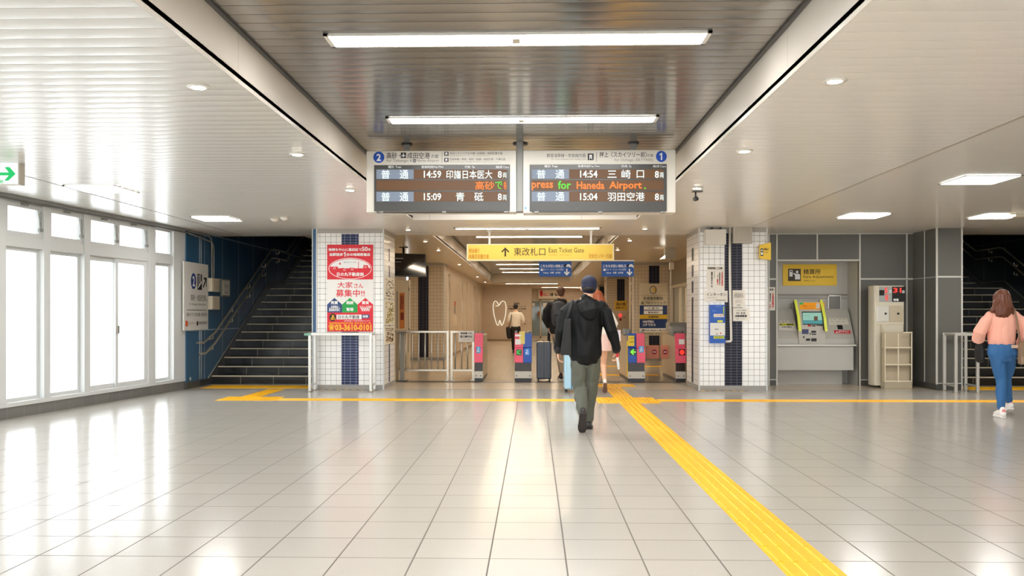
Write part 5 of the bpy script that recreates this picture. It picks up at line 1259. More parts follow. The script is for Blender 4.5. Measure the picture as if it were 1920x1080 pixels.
for (pa, pb, sx) in ((1494.5, 1500.5, 1), (1543.5, 1550, 1)):
    a = MB(); P = [(YM + 0.24, zc + 0.84), (YM + 0.02, zc + 0.50), (YM - 0.06, zc + 0.24), (YM + 0.06, zc + 0.3), (YM + 0.26, zc + 0.74)]
    x0 = Xn(pa); a.prism(P, 'x', x0, x0 + 0.055); build('yellow_fin', a, FIN, t, bevel=0.01)
    a = MB(); a.prism([(p[0] + 0.015, p[1] + 0.004) for p in P], 'x', x0 - 0.006, x0 + 0.0); build('fin_edge', a, BLACK, t)
marks('paper_sign', t, PAPER, SL, [('p', [(1461, 594), (1493, 594), (1499, 621), (1461, 617)]), ('p', [(1554, 588), (1588, 588), (1592, 604), (1555, 604)])], LN * 0.004)
marks('paper_sign_yellow', t, mat('highlight_yellow', (226, 226, 50), 0.5), SL, [('r', 1461.5, 601, 1489, 606.8)], LN * 0.006)
marks('paper_lettering', t, INK, SL, [('t', 'シルバーパス', 1461.5, 595, 1488, 599.5, .02), ('t', '新しい磁気券', 1462, 601.5, 1488, 606.4, .02), ('t', '手続き案内', 1465, 609, 1484, 612, .02), ('t', '紙幣のつり銭は', 1557, 590, 1568, 592.5), ('t', '下部から出ます', 1571, 590, 1586, 592.5), ('t', '確認の上お取りください', 1557, 595, 1585, 597.5), ('t', 'インターホン', 1557, 600, 1575, 602)], LN * 0.008)
marks('card_slot', t, BLACK, SL, [('p', [(1569, 605), (1579, 605), (1581, 616), (1571, 616)])], LN * 0.004)
marks('red_sticker', t, REDINK, SL, [('p', [(1563, 618.5), (1594, 618.5), (1595, 627), (1565, 627)])], LN * 0.004); marks('sticker_lettering', t, WPRINT, SL, [('t', '硬貨は右側の投入口へ', 1572, 620, 1592, 622.5, .02), ('t', '投入してください', 1572, 623.5, 1592, 626, .02), ('p', [(1566, 625.5), (1569, 621), (1571.5, 625.5)])], LN * 0.006)
t = thing('counter_shelf', 'grey steel counter under the fare machine in the niche', 'counter', ((NX0 + NX1) / 2, YG + 0.3, 0))
a = MB(); a.box(NX0, YG + 0.02, zc - 0.03, NX1 - 0.05, D, zc); build('top', a, STEELB, t, bevel=0.004)
a = MB(); a.box(NX0, YG + 0.06, 0.28, NX1 - 0.09, YG + 0.4, zc - 0.03); build('front_panel', a, NICHE_M, t, bevel=0.004)
a = MB(); a.box(NX0, YG + 0.35, 0.0, NX1 - 0.2, YG + 0.5, 0.28); build('plinth', a, NICHE_M, t)
mb = MB(); zz = Z_(1530, 551, YN); mb.box(NX0, YN + 0.0, zz - 0.04, NX1, YN + 0.02, zz); mb.box(NX0, YN + 0.006, zz - 0.09, NX1, YN + 0.02, zz - 0.075)
x = X_(1593, YN); mb.box(x - 0.006, YN, zz, x + 0.006, YN + 0.02, NT_)
struct('trim_24', mb, mat('niche_ledge', (150, 146, 140), 0.35))
t = thing('service_hatch', 'small square hatch frame on the niche back wall', 'hatch', (X_(1563, YN), YN, 1.6))
a = MB(); p0, p1 = onY(1552, 581, YN), onY(1577, 553.5, YN)
for (xx0, zz0, xx1, zz1) in ((p0.x, p0.z, p1.x, p0.z + .02), (p0.x, p1.z - .02, p1.x, p1.z), (p0.x, p0.z, p0.x + .02, p1.z), (p1.x - .02, p0.z, p1.x, p1.z)): a.box(xx0, YN - 0.01, zz0, xx1, YN + 0.02, zz1)
build('frame', a, STEELB, t); a = MB(); a.box(p0.x + .02, YN + 0.0, p0.z + .02, p1.x - .02, YN + 0.018, p1.z - .02); build('panel', a, MGREY, t)

# ================================================================== calendar and leaflet stand
YR = 15.45
sx = lambda p: X_(p, YR)
t = thing('leaflet_stand', 'cream leaflet stand with a red digital calendar against the grey wall', 'leaflet stand', (sx(1675), YR + 0.25, 0))
CM = mat('stand_cream', (212, 204, 184), 0.3, 0.1); zt_ = Z_(1670, 535, YR)
a = MB(); a.box(sx(1645), YR + 0.12, 0.04, sx(1700), YR + 0.42, zt_); a.limb([(sx(1646), YR + 0.27, 0.04), (sx(1646), YR + 0.27, zt_)], [(0.035, 0.15)] * 2, 20, cap=False); build('body', a, CM, t, bevel=0.008)
zm0, zm1 = Z_(1670, 609, YR + 0.12), Z_(1670, 570, YR + 0.12)
S = PY(YR + 0.11)
a = MB(); a.box(sx(1647), YR + 0.112, zm0, sx(1700), YR + 0.14, Z_(1670, 537, YR + .1)); build('front_frame', a, CM, t, bevel=0.006)
marks('calendar_glass', t, mat('mirror_panel', (190, 196, 196), 0.08, 0.8), S, [('r', 1648.5, 537.5, 1672.5, 566)], 0.002)
marks('calendar_display', t, mat('calendar_dark', (26, 24, 24), 0.15), S, [('r', 1672.5, 537.5, 1697.5, 566), ('r', 1648.5, 544, 1658, 554)], 0.003)
marks('calendar_digits', t, glow('red_digits', (0.9, .04, .03), .6, False), S, [('t', '5', 1658.5, 539.5, 1664, 550, .03), ('t', '31', 1674.5, 539.5, 1690, 549, .03), ('t', '1', 1660, 553, 1662, 563), ('r', 1663.5, 552, 1665, 564)], 0.005)
marks('calendar_lettering', t, WPRINT, S, [('t', '月', 1666, 544, 1671, 550, .02), ('t', '日', 1691.5, 545, 1695.5, 549.5, .03), ('t', '晴曜', 1675, 560, 1684.5, 564.5, .02)], 0.006)
for (pa, pb, m_) in ((1648.5, 1671.5, mat('mirror_door', (226, 224, 216), 0.12, 0.5)), (1672.5, 1697, mat('cream_door', (196, 184, 158), 0.25, 0.2))):
    a = MB(); a.box(sx(pa), YR + 0.10, Z_(1670, 603, YR), sx(pb), YR + 0.112, Z_(1670, 573, YR)); d = build('door', a, m_, t, bevel=0.003)
    c = onY(1660.5 if pa < 1660 else 1684, 588, YR + 0.1); a = MB(); a.limb([(c.x, YR + 0.10, c.z), (c.x, YR + 0.085, c.z)], [0.02, 0.018], 14); build('lock', a, BLACK, d)
# wire rack below, projecting forward
RX0, RX1 = sx(1656), sx(1708); RY0 = YR - 0.06
a = MB(); a.prism([(RY0, 0.0), (YR + 0.12, 0.0), (YR + 0.12, 0.10), (RY0, 0.12)], 'x', RX0, RX1); build('rack_base', a, mat('rack_base', (176, 166, 144), 0.3, 0.4), t, bevel=0.005)
a = MB()
for x in (RX0 + 0.01, (RX0 + RX1) / 2, RX1 - 0.01): a.box(x - 0.009, RY0, 0.1, x + 0.009, RY0 + 0.02, 0.98)
for z in (0.125, 0.42, 0.72): a.box(RX0 + 0.002, RY0 + 0.001, z, RX1 - 0.002, RY0 + 0.019, z + 0.018)
a.box((RX0 + RX1) / 2 + 0.09, RY0, 0.985, RX1, RY0 + 0.02, 1.005)
build('rack_frame', a, mat('rack_cream', (224, 214, 188), 0.35), t)
CLR = bpy.data.materials.new('clear_plastic'); CLR.use_nodes = True; q = NT(CLR); q.nt.nodes.clear()
out = q.n('ShaderNodeOutputMaterial'); tr = q.n('ShaderNodeBsdfTransparent'); gl = q.n('ShaderNodeBsdfGlossy'); mx = q.n('ShaderNodeMixShader'); gl.inputs['Roughness'].default_value = 0.1; tr.inputs[0].default_value = (.95, .93, .88, 1); mx.inputs[0].default_value = 0.12
q.nt.links.new(tr.outputs[0], mx.inputs[1]); q.nt.links.new(gl.outputs[0], mx.inputs[2]); q.nt.links.new(mx.outputs[0], out.inputs[0])
a = MB()
for x in (RX0, RX1): a.prism([(RY0, 0.1), (YR + 0.12, 0.1), (YR + 0.12, 1.16), (RY0 + 0.12, 1.12), (RY0 + 0.03, 1.03), (RY0, 0.9)], 'x', x - 0.003, x + 0.003)
build('clear_side', a, CLR, t)
a = MB(); a.box(RX0, YR + 0.05, 0.1, RX1, YR + 0.06, 1.0)
for z in (0.4, 0.7): a.box(RX0, RY0 + 0.02, z, RX1, YR + 0.05, z + 0.006)
build('rack_back', a, mat('rack_back_tan', (190, 176, 150), 0.4), t)

# ================================================================== people
SKIN = mat('skin', (226, 178, 146), 0.5, nscale=12, namp=0.03)
def fuse(name, mb, m, parent, voxel=0.008, smooth=5, folds=None):
    """one continuous surface from overlapping shapes; folds = (amount, frequency across, frequency down)"""
    me = bpy.data.meshes.new('tmp'); me.from_pydata(mb.v, [], mb.f); me.update()
    o = bpy.data.objects.new('tmp', me); COL.objects.link(o)
    r = o.modifiers.new('r', 'REMESH'); r.mode = 'VOXEL'; r.voxel_size = voxel
    s = o.modifiers.new('s', 'SMOOTH'); s.factor = 0.5; s.iterations = smooth
    out = bpy.data.meshes.new_from_object(o.evaluated_get(bpy.context.evaluated_depsgraph_get()))
    bpy.data.objects.remove(o); bpy.data.meshes.remove(me)
    if folds:
        A, fa, fz = folds; cs = []
        for v in out.vertices:
            c = v.co; n1 = noise.noise(Vector((c.x * fa + 3.1, c.y * fa, c.z * fz + c.x * fa * .5))); n2 = noise.noise(Vector((c.x * fa * 2.1, c.y * fa * 2.1 + 7, c.z * fz * 2.3 - c.x * 6)))
            d = (abs(n1) * 1.5 - .4 + n2 * .45) * A
            cs.append(c + v.normal * d)
        for v, c in zip(out.vertices, cs): v.co = c
    out.polygons.foreach_set('use_smooth', [True] * len(out.polygons)); out.name = name; out.update()
    return put(name, out, m, parent)
def loc_mesh(name, mb, m, parent, bevel=0.0):
    me = bpy.data.meshes.new(name); me.from_pydata(mb.v, [], mb.f); me.polygons.foreach_set('use_smooth', mb.sm); me.update()
    o = put(name, me, m, parent)
    if bevel: b = o.modifiers.new('edge', 'BEVEL'); b.width = bevel; b.segments = 3; b.limit_method = 'ANGLE'
    return o
def head(mb, c, s=1.0, turn=0.0):
    R = Matrix.Rotation(turn, 3, 'Z'); C = Vector(c)
    def b(p, r): mb.ball(C + R @ (Vector(p) * s), tuple(q * s for q in r), 18, 12, R)
    b((0, -.012, .025), (.074, .092, .094)); b((0, .022, -.012), (.066, .074, .085)); b((0, .032, -.062), (.052, .060, .050)); b((0, .068, -.096), (.024, .022, .020))
    b((0, .104, -.022), (.013, .020, .013)); b((0, .094, .0), (.009, .016, .026)); b((0, .086, .026), (.050, .014, .012)); b((0, .088, -.056), (.026, .014, .011))
    for sg in (-1, 1): b((sg * .083, -.004, -.016), (.013, .020, .032)); b((sg * .042, .062, -.030), (.024, .024, .026))
def face(t, c, s=1.0, turn=0.0):
    R = Matrix.Rotation(turn, 3, 'Z'); C = Vector(c)
    a = MB()
    for sg in (-1, 1): a.ball(C + R @ Vector((sg * .031 * s, .090 * s, .004 * s)), (.011 * s, .007 * s, .006 * s))
    loc_mesh('eyes', a, mat('eye_dark', (40, 28, 22), 0.2), t)
    a = MB(); a.ball(C + R @ Vector((0, .1005 * s, -.057 * s)), (.021 * s, .006 * s, .005 * s)); loc_mesh('mouth', a, mat('lips', (180, 100, 90), 0.4), t)
def hand(mb, w, d, side, nrm, s=1.0, curl=0.5):
    w, d, side, nrm = Vector(w), Vector(d).normalized(), Vector(side).normalized(), Vector(nrm).normalized()
    mb.limb([w - d * .03 * s, w + d * .02 * s, w + d * .06 * s, w + d * .088 * s], [(.026 * s, .020 * s), (.032 * s, .018 * s), (.041 * s, .015 * s), (.039 * s, .012 * s)], 14, ref=side)
    for k, (o, L) in enumerate(((.030, .070), (.010, .080), (-.010, .074), (-.030, .058))):
        r = w + d * .085 * s + side * o * s; c1 = curl * (1 + .12 * k)
        p1 = r + (d * cos(c1 * .7) + nrm * sin(c1 * .7) + side * o * 2.5).normalized() * L * .45 * s
        p2 = p1 + (d * cos(c1 * 1.8) + nrm * sin(c1 * 1.8)) * L * .32 * s
        p3 = p2 + (d * cos(c1 * 2.6) + nrm * sin(c1 * 2.6)) * L * .26 * s
        mb.limb([r - d * .02 * s, r, p1, p2, p3], [.0092 * s, .0092 * s, .0086 * s, .0078 * s, .0068 * s], 10)
    r = w + d * .028 * s + side * .030 * s
    mb.limb([r - side * .012 * s, r + (side * .8 + d * .6 + nrm * .3).normalized() * .034 * s, r + (side * .55 + d * .8 + nrm * .5).normalized() * .064 * s], [.013 * s, .0115 * s, .009 * s], 10)
def shoe(t, heel, toe, lift, w, m_up, m_sole, name='shoe', accent=None):
    """heel and toe: ground contact points of the sole (either may be raised); lift = unit up vector of the foot"""
    H_, T_ = Vector(heel), Vector(toe); f = (T_ - H_).normalized(); u = Vector(lift); u = (u - u.dot(f) * f).normalized(); sd = f.cross(u); L = (T_ - H_).length
    def P(a, b, c): return H_ + f * a * L + sd * b + u * c
    ws = ((0, .6), (.1, .82), (.3, .78), (.5, .86), (.7, 1), (.85, .92), (1.0, .55)); a = MB()
    out = [(q, w * k) for q, k in ws]; n = len(out); vs = []
    for z in (0, .026): vs += [P(q, k, z) for q, k in out] + [P(q, -k, z) for q, k in reversed(out)]
    m_ = 2 * n; a.add(vs, [tuple(range(m_ - 1, -1, -1)), tuple(range(m_, 2 * m_))] + [(i, (i + 1) % m_, m_ + (i + 1) % m_, m_ + i) for i in range(m_)])
    s_ = loc_mesh('sole', a, m_sole, None, 0.006)
    a = MB()
    a.limb([P(.02, 0, .05), P(.2, 0, .065), P(.42, 0, .062), P(.62, 0, .05), P(.82, 0, .042), P(.95, 0, .036)], [(w * .72, .04), (w * .8, .055), (w * .8, .045), (w * .88, .034), (w * .86, .026), (w * .6, .018)], 16, ref=tuple(sd))
    a.limb([P(.14, 0, .06), P(.17, 0, .11)], [(w * .78, .045), (w * .7, .042)], 14, ref=tuple(sd))
    o = fuse(name, a, m_up, t, 0.006, 3)
    s_.parent = o
    if accent:
        b = MB(); b.limb([P(-.03, 0, .07), P(.0, 0, .10)], [(w * .45, .012)] * 2, 10, ref=tuple(sd)); loc_mesh('heel_tab', b, accent, o)
    return o
def person(label, X, Y, group=None): return thing('person', label, 'person', (X, Y, 0), group)

# ---- man with the navy cap
p = onF(1097, 811); RY = p.y + 0.10; RX = X_(1097, RY)
t = person('person in navy cap, black hooded jacket and grey trousers walking to the gates', RX, RY)
hc = (.045, .02, 1.62); b = MB(); head(b, hc, 1.0, -.15)
b.limb([(.02, -.005, 1.44), (.035, .0, 1.50), (.042, .01, 1.56)], [(.062, .062), (.054, .056), (.052, .056)])
b.limb([(0, 0, .84), (0, 0, 1.05), (0, 0, 1.25), (0, 0, 1.38), (.01, 0, 1.45)], [(.15, .10), (.135, .095), (.16, .105), (.16, .095), (.08, .07)], 18)
b.limb([(-.17, 0, 1.39), (-.27, -.03, 1.12), (-.298, .04, .92)], [.050, .040, .026]); b.limb([(.18, 0, 1.39), (.285, -.03, 1.13), (.355, .03, .915)], [.050, .040, .027])
b.limb([(-.085, 0, .86), (-.05, .05, .48), (-.035, -.19, .25)], [.075, .055, .040]); b.limb([(.085, 0, .86), (.07, .10, .47), (.055, .22, .12)], [.075, .055, .04])
hand(b, (-.300, .045, .905), (.02, .1, -1), (0, 1, .1), (1, 0, 0), 1.0, .45)
hand(b, (.357, .033, .90), (.12, .1, -1), (-.2, 1, .1), (-1, -.2, 0), 1.0, .75)
fuse('body', b, SKIN, t, 0.005, 2); face(t, hc, 1.0, -.15)
b = MB(); b.limb([(0, 0, .855), (0, 0, .90), (0, 0, 1.05), (.0, 0, 1.22), (.0, 0, 1.36), (.01, 0, 1.425), (.02, -.01, 1.465)], [(.182, .150), (.184, .148), (.188, .146), (.196, .145), (.198, .130), (.145, .10), (.078, .078)], 24)
b.limb([(-.155, 0, 1.395), (-.215, -.005, 1.33), (-.275, -.035, 1.12), (-.298, .03, .935)], [.072, .078, .066, .050], 16)
b.limb([(.165, 0, 1.395), (.225, -.005, 1.33), (.290, -.035, 1.13), (.352, .025, .935)], [.072, .078, .064, .048], 16)
b.limb([(-.09, .02, 1.445), (-.075, -.07, 1.445), (.03, -.105, 1.448), (.125, -.06, 1.445), (.13, .03, 1.445)], [.030, .036, .036, .034, .030], 12)
b.limb([(.02, -.12, 1.425), (.035, -.155, 1.35), (.05, -.150, 1.275)], [(.125, .045), (.115, .050), (.055, .030)], 18)
JK = mat('black_jacket', (9, 10, 12), 0.6, spec=0.25, nscale=40, bump=0.1)
fuse('jacket', b, JK, t, 0.007, 4, (0.016, 6.5, 3.0))
b = MB()
for (c, r_) in (((-.298, .03, .925), .050), ((.353, .025, .925), .048)): b.limb([(c[0], c[1], c[2] - .012), (c[0], c[1], c[2] + .02)], [r_, r_ + .002], 16)
loc_mesh('cuff', b, mat('jacket_cuff', (20, 20, 22), 0.6), t)
b = MB(); b.limb([(0, 0, .80), (0, 0, .94)], [(.150, .108), (.145, .105)], 20)
b.limb([(-.078, 0, .86), (-.070, .015, .68), (-.050, .05, .48), (-.045, -.06, .36), (-.038, -.18, .245)], [(.092, .105), (.088, .095), (.078, .080), (.070, .072), (.060, .062)], 18)
b.limb([(.078, 0, .86), (.080, .05, .68), (.072, .10, .48), (.062, .17, .28), (.055, .22, .105)], [(.092, .105), (.088, .095), (.076, .080), (.066, .070), (.058, .062)], 18)
fuse('trousers', b, mat('grey_green_trousers', (88, 91, 80), 0.75), t, 0.007, 4, (0.013, 9, 5.5))
LEA = mat('dark_leather', (44, 40, 40), 0.35); SOLE = mat('dark_sole', (52, 46, 44), 0.6)
shoe(t, (-.035, -.275, .235), (-.04, -.13, .0), (0, .86, .5), .052, LEA, SOLE); shoe(t, (.055, .17, .0), (.065, .45, .0), (0, 0, 1), .050, LEA, SOLE)
b = MB(); b.ball((.046, .0, 1.663), (.090, .108, .084), 24, 16); b.limb([(.046, .10, 1.63), (.046, .165, 1.615)], [(.075, .010), (.062, .007)], 18)
b.limb([(.046, .0, 1.617), (.046, .0, 1.632)], [(.090, .107), (.090, .107)], 22)
fuse('cap', b, mat('navy_cap', (12, 20, 50), 0.7, nscale=60, bump=.1), t, 0.006, 2)
b = MB(); b.ball((.045, -.02, 1.60), (.076, .090, .050), 20, 12); fuse('hair', b, mat('black_hair', (24, 18, 15), 0.6), t, 0.006, 1)
# shoulder bag
tb = thing('tote_bag', 'black flat tote bag hanging at the left side of the capped person', 'bag', (RX - .215, RY - .15, .86))
b = MB(); b.prism([(-.068, .0), (.058, .0), (.052, .40), (-.022, .40)], 'y', -.022, .03); fuse('bag_body', b, mat('tote_black', (9, 9, 11), 0.6), tb, 0.006, 4, (.004, 8, 4))
b = MB(); b.limb([(.0, .0, .38), (.035, -.02, .50), (.07, .02, .60), (.075, .08, .605)], [(.020, .006)] * 4, 10, ref=(1, 0, 0)); loc_mesh('strap', b, mat('tote_black', (9, 9, 11), 0.6), tb)
# item in the right hand
ti = thing('drink_pouch', 'small red and white packet held in the right hand of the capped person', 'packet', (RX + .365, RY + .03, .70))
b = MB(); b.limb([(.0, 0, .13), (.0, 0, .17), (.0, .0, .20)], [(.030, .016), (.034, .018), (.024, .012)], 14, ref=(0, 1, 0)); loc_mesh('red_cap_end', b, mat('packet_red', (206, 40, 34), 0.35), ti)
b = MB(); b.limb([(.012, 0, .0), (.008, 0, .05), (.0, 0, .10), (.0, 0, .13)], [(.016, .012), (.024, .016), (.028, .016), (.028, .016)], 14, ref=(0, 1, 0)); loc_mesh('wrapper', b, mat('packet_white', (214, 218, 216), 0.2), ti)

# ---- woman with the pink sweater
p = onF(1880, 784); RX, RY = p.x, p.y + .10
RX = X_(1880, RY)
t = person('person in pink sweater and blue jeans walking at the right edge', RX, RY)
hc = (-.015, .02, 1.49); b = MB(); head(b, hc, .94, -.2)
b.limb([(-.01, 0, 1.32), (-.012, .0, 1.37), (-.014, .01, 1.43)], [(.052, .052), (.044, .046), (.044, .048)])
b.limb([(-.01, 0, .84), (-.01, 0, 1.0), (-.01, 0, 1.18), (0, 0, 1.29), (0, 0, 1.34)], [(.155, .11), (.12, .09), (.14, .10), (.14, .085), (.07, .06)], 18)
b.limb([(-.15, 0, 1.29), (-.27, .02, 1.06), (-.22, .20, 1.00)], [.042, .034, .023]); b.limb([(.15, 0, 1.29), (.25, -.02, 1.08), (.25, .10, .93)], [.042, .034, .023])
b.limb([(-.09, 0, .84), (-.01, .0, .47), (-.035, -.03, .10)], [.075, .05, .035]); b.limb([(.09, 0, .84), (.11, .12, .47), (.21, .24, .16)], [.075, .05, .035])
hand(b, (-.215, .215, .995), (.2, .9, -.1), (0, .1, 1), (1, 0, 0), .92, .6); hand(b, (.25, .105, .92), (0, .3, -1), (-1, 0, 0), (-.3, -1, 0), .92, .5)
fuse('body', b, SKIN, t, 0.005, 2); face(t, hc, .94, -.2)
b = MB(); b.limb([(-.015, 0, .955), (-.015, 0, 1.02), (-.01, 0, 1.15), (-.005, 0, 1.26), (0, 0, 1.32), (-.005, 0, 1.37)], [(.158, .120), (.168, .132), (.168, .134), (.172, .125), (.145, .10), (.075, .07)], 24)
b.limb([(-.15, 0, 1.295), (-.225, .0, 1.20), (-.285, .01, 1.08), (-.275, .06, 1.00), (-.225, .19, .995)], [.062, .072, .080, .078, .042], 18)
b.limb([(.15, 0, 1.295), (.225, .0, 1.22), (.275, -.01, 1.10), (.285, .0, 1.02), (.255, .08, .945)], [.062, .072, .080, .076, .042], 18)
fuse('sweater', b, mat('pink_sweater', (240, 176, 156), 0.85, nscale=90, bump=.25), t, 0.007, 4, (.008, 8, 3.5))
b = MB(); b.limb([(-.015, 0, .945), (-.015, 0, .975)], [(.160, .118), (.162, .12)], 22); loc_mesh('sweater_hem', b, mat('pink_hem', (232, 168, 150), 0.9), t)
b = MB(); b.limb([(-.012, 0, .80), (-.012, -.005, .86), (-.012, 0, .96)], [(.172, .125), (.176, .128), (.150, .105)], 22)
b.limb([(-.088, -.01, .84), (-.055, .0, .66), (-.015, .0, .48), (-.03, -.02, .30), (-.036, -.03, .125)], [(.092, .105), (.085, .088), (.066, .066), (.060, .060), (.044, .046)], 18)
b.limb([(.082, -.01, .84), (.10, .06, .66), (.105, .12, .48), (.155, .18, .32), (.205, .235, .185)], [(.092, .105), (.084, .088), (.066, .066), (.058, .058), (.044, .046)], 18)
fuse('jeans', b, mat('blue_jeans', (46, 98, 150), 0.75, nscale=7, namp=.18), t, 0.007, 4, (.008, 10, 6))
b = MB(); b.box(.045, -.128, .885, .125, -.112, .925); loc_mesh('jeans_label', b, mat('beige_leather_tag', (208, 178, 150), .6), t)
WS_ = mat('white_shoe', (236, 232, 228), 0.5); PS = mat('pink_heel_tab', (226, 130, 130), 0.5)
shoe(t, (-.04, -.10, .0), (-.015, .15, .0), (0, 0, 1), .048, WS_, WS_, accent=PS); shoe(t, (.21, .175, .085), (.225, .38, .0), (0, .3, 1), .048, WS_, WS_, accent=PS)
b = MB(); b.ball((-.018, -.005, 1.52), (.094, .112, .105), 22, 16)
b.limb([(-.018, -.03, 1.55), (-.02, -.05, 1.46), (-.03, -.075, 1.38), (-.025, -.09, 1.31), (-.01, -.09, 1.285)], [(.09, .085), (.108, .085), (.118, .075), (.105, .050), (.07, .03)], 20)
b.limb([(-.09, -.02, 1.46), (-.125, -.04, 1.39), (-.165, -.05, 1.345), (-.19, -.045, 1.35)], [.045, .036, .022, .012], 10)
b.limb([(.06, -.02, 1.46), (.085, -.05, 1.38), (.075, -.08, 1.31)], [.045, .036, .018], 10)
fuse('hair', b, mat('brown_hair', (98, 50, 26), 0.42, nscale=30, namp=.25), t, 0.006, 3, (.007, 22, 3))
tb = thing('shoulder_bag', 'taupe shoulder bag at the right hip of the person in pink', 'bag', (RX + .235, RY - .15, .66))
b = MB(); b.box(-.105, -.05, .02, .14, .06, .30); loc_mesh('bag_body', b, mat('taupe_leather', (152, 124, 98), 0.5), tb, .02)
b = MB(); b.prism([(-.11, .13), (.145, .10), (.145, .305), (-.11, .305)], 'y', -.062, -.048); loc_mesh('flap', b, mat('taupe_flap', (134, 108, 84), 0.5), tb, .006)
b = MB(); b.limb([(-.10, .0, .29), (-.125, -.005, .45), (-.135, .01, .60), (-.12, .10, .73), (-.1, .17, .735)], [(.012, .004)] * 5, 8); loc_mesh('strap', b, mat('taupe_flap', (134, 108, 84), 0.5), tb)
tb = thing('black_bag', 'black bag held in front of the left hip of the person in pink', 'bag', (RX - .185, RY + .2, .70))
b = MB(); b.limb([(0, 0, .02), (0, 0, .14), (0, 0, .25)], [(.040, .10), (.045, .11), (.03, .08)], 18); fuse('bag_body', b, mat('tote_black', (9, 9, 11), 0.6), tb, .008, 3)
b = MB(); b.limb([(0, -.05, .24), (0, -.02, .33), (0, .05, .33), (0, .07, .24)], [.006] * 4, 8); loc_mesh('strap', b, mat('tote_black', (9, 9, 11), 0.6), tb)

# ---- woman in white top and pink skirt
p = onF(1125, 737); RY = p.y + .1; RX = X_(1125, RY)
t = person('person with long red hair, white top and pale pink skirt beyond the capped person', RX, RY)
hc = (-.035, .02, 1.60); b = MB(); head(b, hc, .94)
b.limb([(-.02, 0, 1.42), (-.03, .0, 1.48), (-.034, .01, 1.54)], [(.05, .05), (.043, .045), (.043, .047)])
b.limb([(-.01, 0, .86), (-.01, 0, 1.06), (-.01, 0, 1.26), (-.01, 0, 1.38), (-.015, 0, 1.44)], [(.15, .11), (.115, .09), (.135, .10), (.135, .08), (.06, .055)], 18)
b.limb([(-.15, 0, 1.38), (-.20, .02, 1.13), (-.16, .18, 1.03)], [.042, .034, .023]); b.limb([(.13, 0, 1.38), (.20, .0, 1.13), (.22, .15, 1.0)], [.042, .034, .023])
b.limb([(-.08, 0, .84), (-.07, .12, .46), (-.065, .18, .10)], [.072, .048, .034]); b.limb([(.07, 0, .84), (.06, .05, .46), (.07, -.12, .20)], [.074, .050, .034])
hand(b, (-.16, .19, 1.02), (.1, .6, -.7), (1, 0, 0), (0, -1, -.3), .92); hand(b, (.22, .155, .99), (0, .3, -1), (-1, 0, 0), (0, -1, 0), .92, .7)
fuse('body', b, SKIN, t, 0.006, 2); face(t, hc, .94)
WT = mat('white_blouse', (236, 230, 220), 0.8)
b = MB(); b.limb([(-.01, 0, .98), (-.01, 0, 1.12), (-.01, 0, 1.28), (-.01, 0, 1.38), (-.015, 0, 1.45)], [(.150, .115), (.138, .108), (.152, .115), (.148, .095), (.065, .06)], 20)
b.limb([(-.14, 0, 1.385), (-.19, .0, 1.27), (-.21, .02, 1.13), (-.18, .12, 1.06)], [.055, .072, .078, .045], 14); b.limb([(.12, 0, 1.385), (.175, .0, 1.28), (.225, .0, 1.14), (.235, .06, 1.07)], [.055, .074, .082, .050], 14)
fuse('blouse', b, WT, t, .008, 4, (.006, 10, 5))
b = MB(); b.limb([(-.0, 0, .70), (-.0, 0, .82), (-.005, 0, .93), (-.01, 0, 1.04)], [(.200, .150), (.185, .140), (.158, .122), (.128, .10)], 24, cap=False); fuse('skirt', b, mat('pale_pink_skirt', (228, 196, 186), 0.75), t, .008, 3, (.010, 11, 1.5))
shoe(t, (.07, -.22, .17), (.075, -.09, .0), (0, .8, .5), .040, WS_, mat('brown_sole', (120, 90, 76), .6)); shoe(t, (-.065, .15, 0), (-.06, .38, 0), (0, 0, 1), .042, WS_, WS_)
b = MB(); b.ball((-.038, .0, 1.625), (.090, .108, .100), 20, 14); b.limb([(-.035, -.03, 1.62), (-.02, -.055, 1.54), (.0, -.075, 1.45), (.02, -.085, 1.36), (.03, -.08, 1.30)], [(.085, .085), (.09, .075), (.09, .055), (.07, .04), (.035, .02)], 18)
b.limb([(.03, -.02, 1.60), (.065, -.05, 1.50), (.09, -.075, 1.42), (.09, -.08, 1.36)], [.04, .038, .03, .014], 10)
fuse('hair', b, mat('red_brown_hair', (150, 72, 30), 0.5, nscale=30, namp=.2), t, .007, 2, (.006, 22, 3))
tb = thing('paper_bag', 'small pale paper bag carried by the red haired person', 'bag', (RX + .27, RY + .05, .86))
b = MB(); b.box(-.08, -.02, 0, .08, .05, .19); loc_mesh('bag_body', b, mat('lavender_paper', (224, 216, 226), 0.7), tb, .004)
b = MB(); b.limb([(-.04, .01, .19), (-.05, .08, .25), (.03, .02, .19)], [.004] * 3, 6); loc_mesh('handle', b, WT, tb)

# ---- man with the backpack
p = onF(1047, 712); RY = p.y; RX = X_(1047, RY)
t = person('person in black hooded top and beige trousers beside the dark suitcase', RX, RY)
hc = (.05, .02, 1.76); b = MB(); head(b, hc, 1.05, -.5)
b.limb([(.03, 0, 1.55), (.04, .0, 1.63), (.048, .01, 1.70)], [(.064, .064), (.056, .058), (.054, .058)])
b.limb([(.0, 0, .92), (0, 0, 1.15), (0, 0, 1.38), (0, 0, 1.50), (.01, 0, 1.56)], [(.15, .11), (.14, .10), (.165, .11), (.165, .10), (.08, .07)], 18)
b.limb([(-.18, 0, 1.50), (-.265, -.02, 1.22), (-.19, .12, 1.05)], [.052, .042, .028]); b.limb([(.19, 0, 1.50), (.27, -.02, 1.22), (.24, .18, 1.08)], [.052, .042, .028])
b.limb([(-.02, 0, .92), (.03, .04, .50), (.06, .0, .09)], [.08, .056, .034]); b.limb([(.13, 0, .92), (.15, .12, .50), (.15, .22, .09)], [.08, .056, .036])
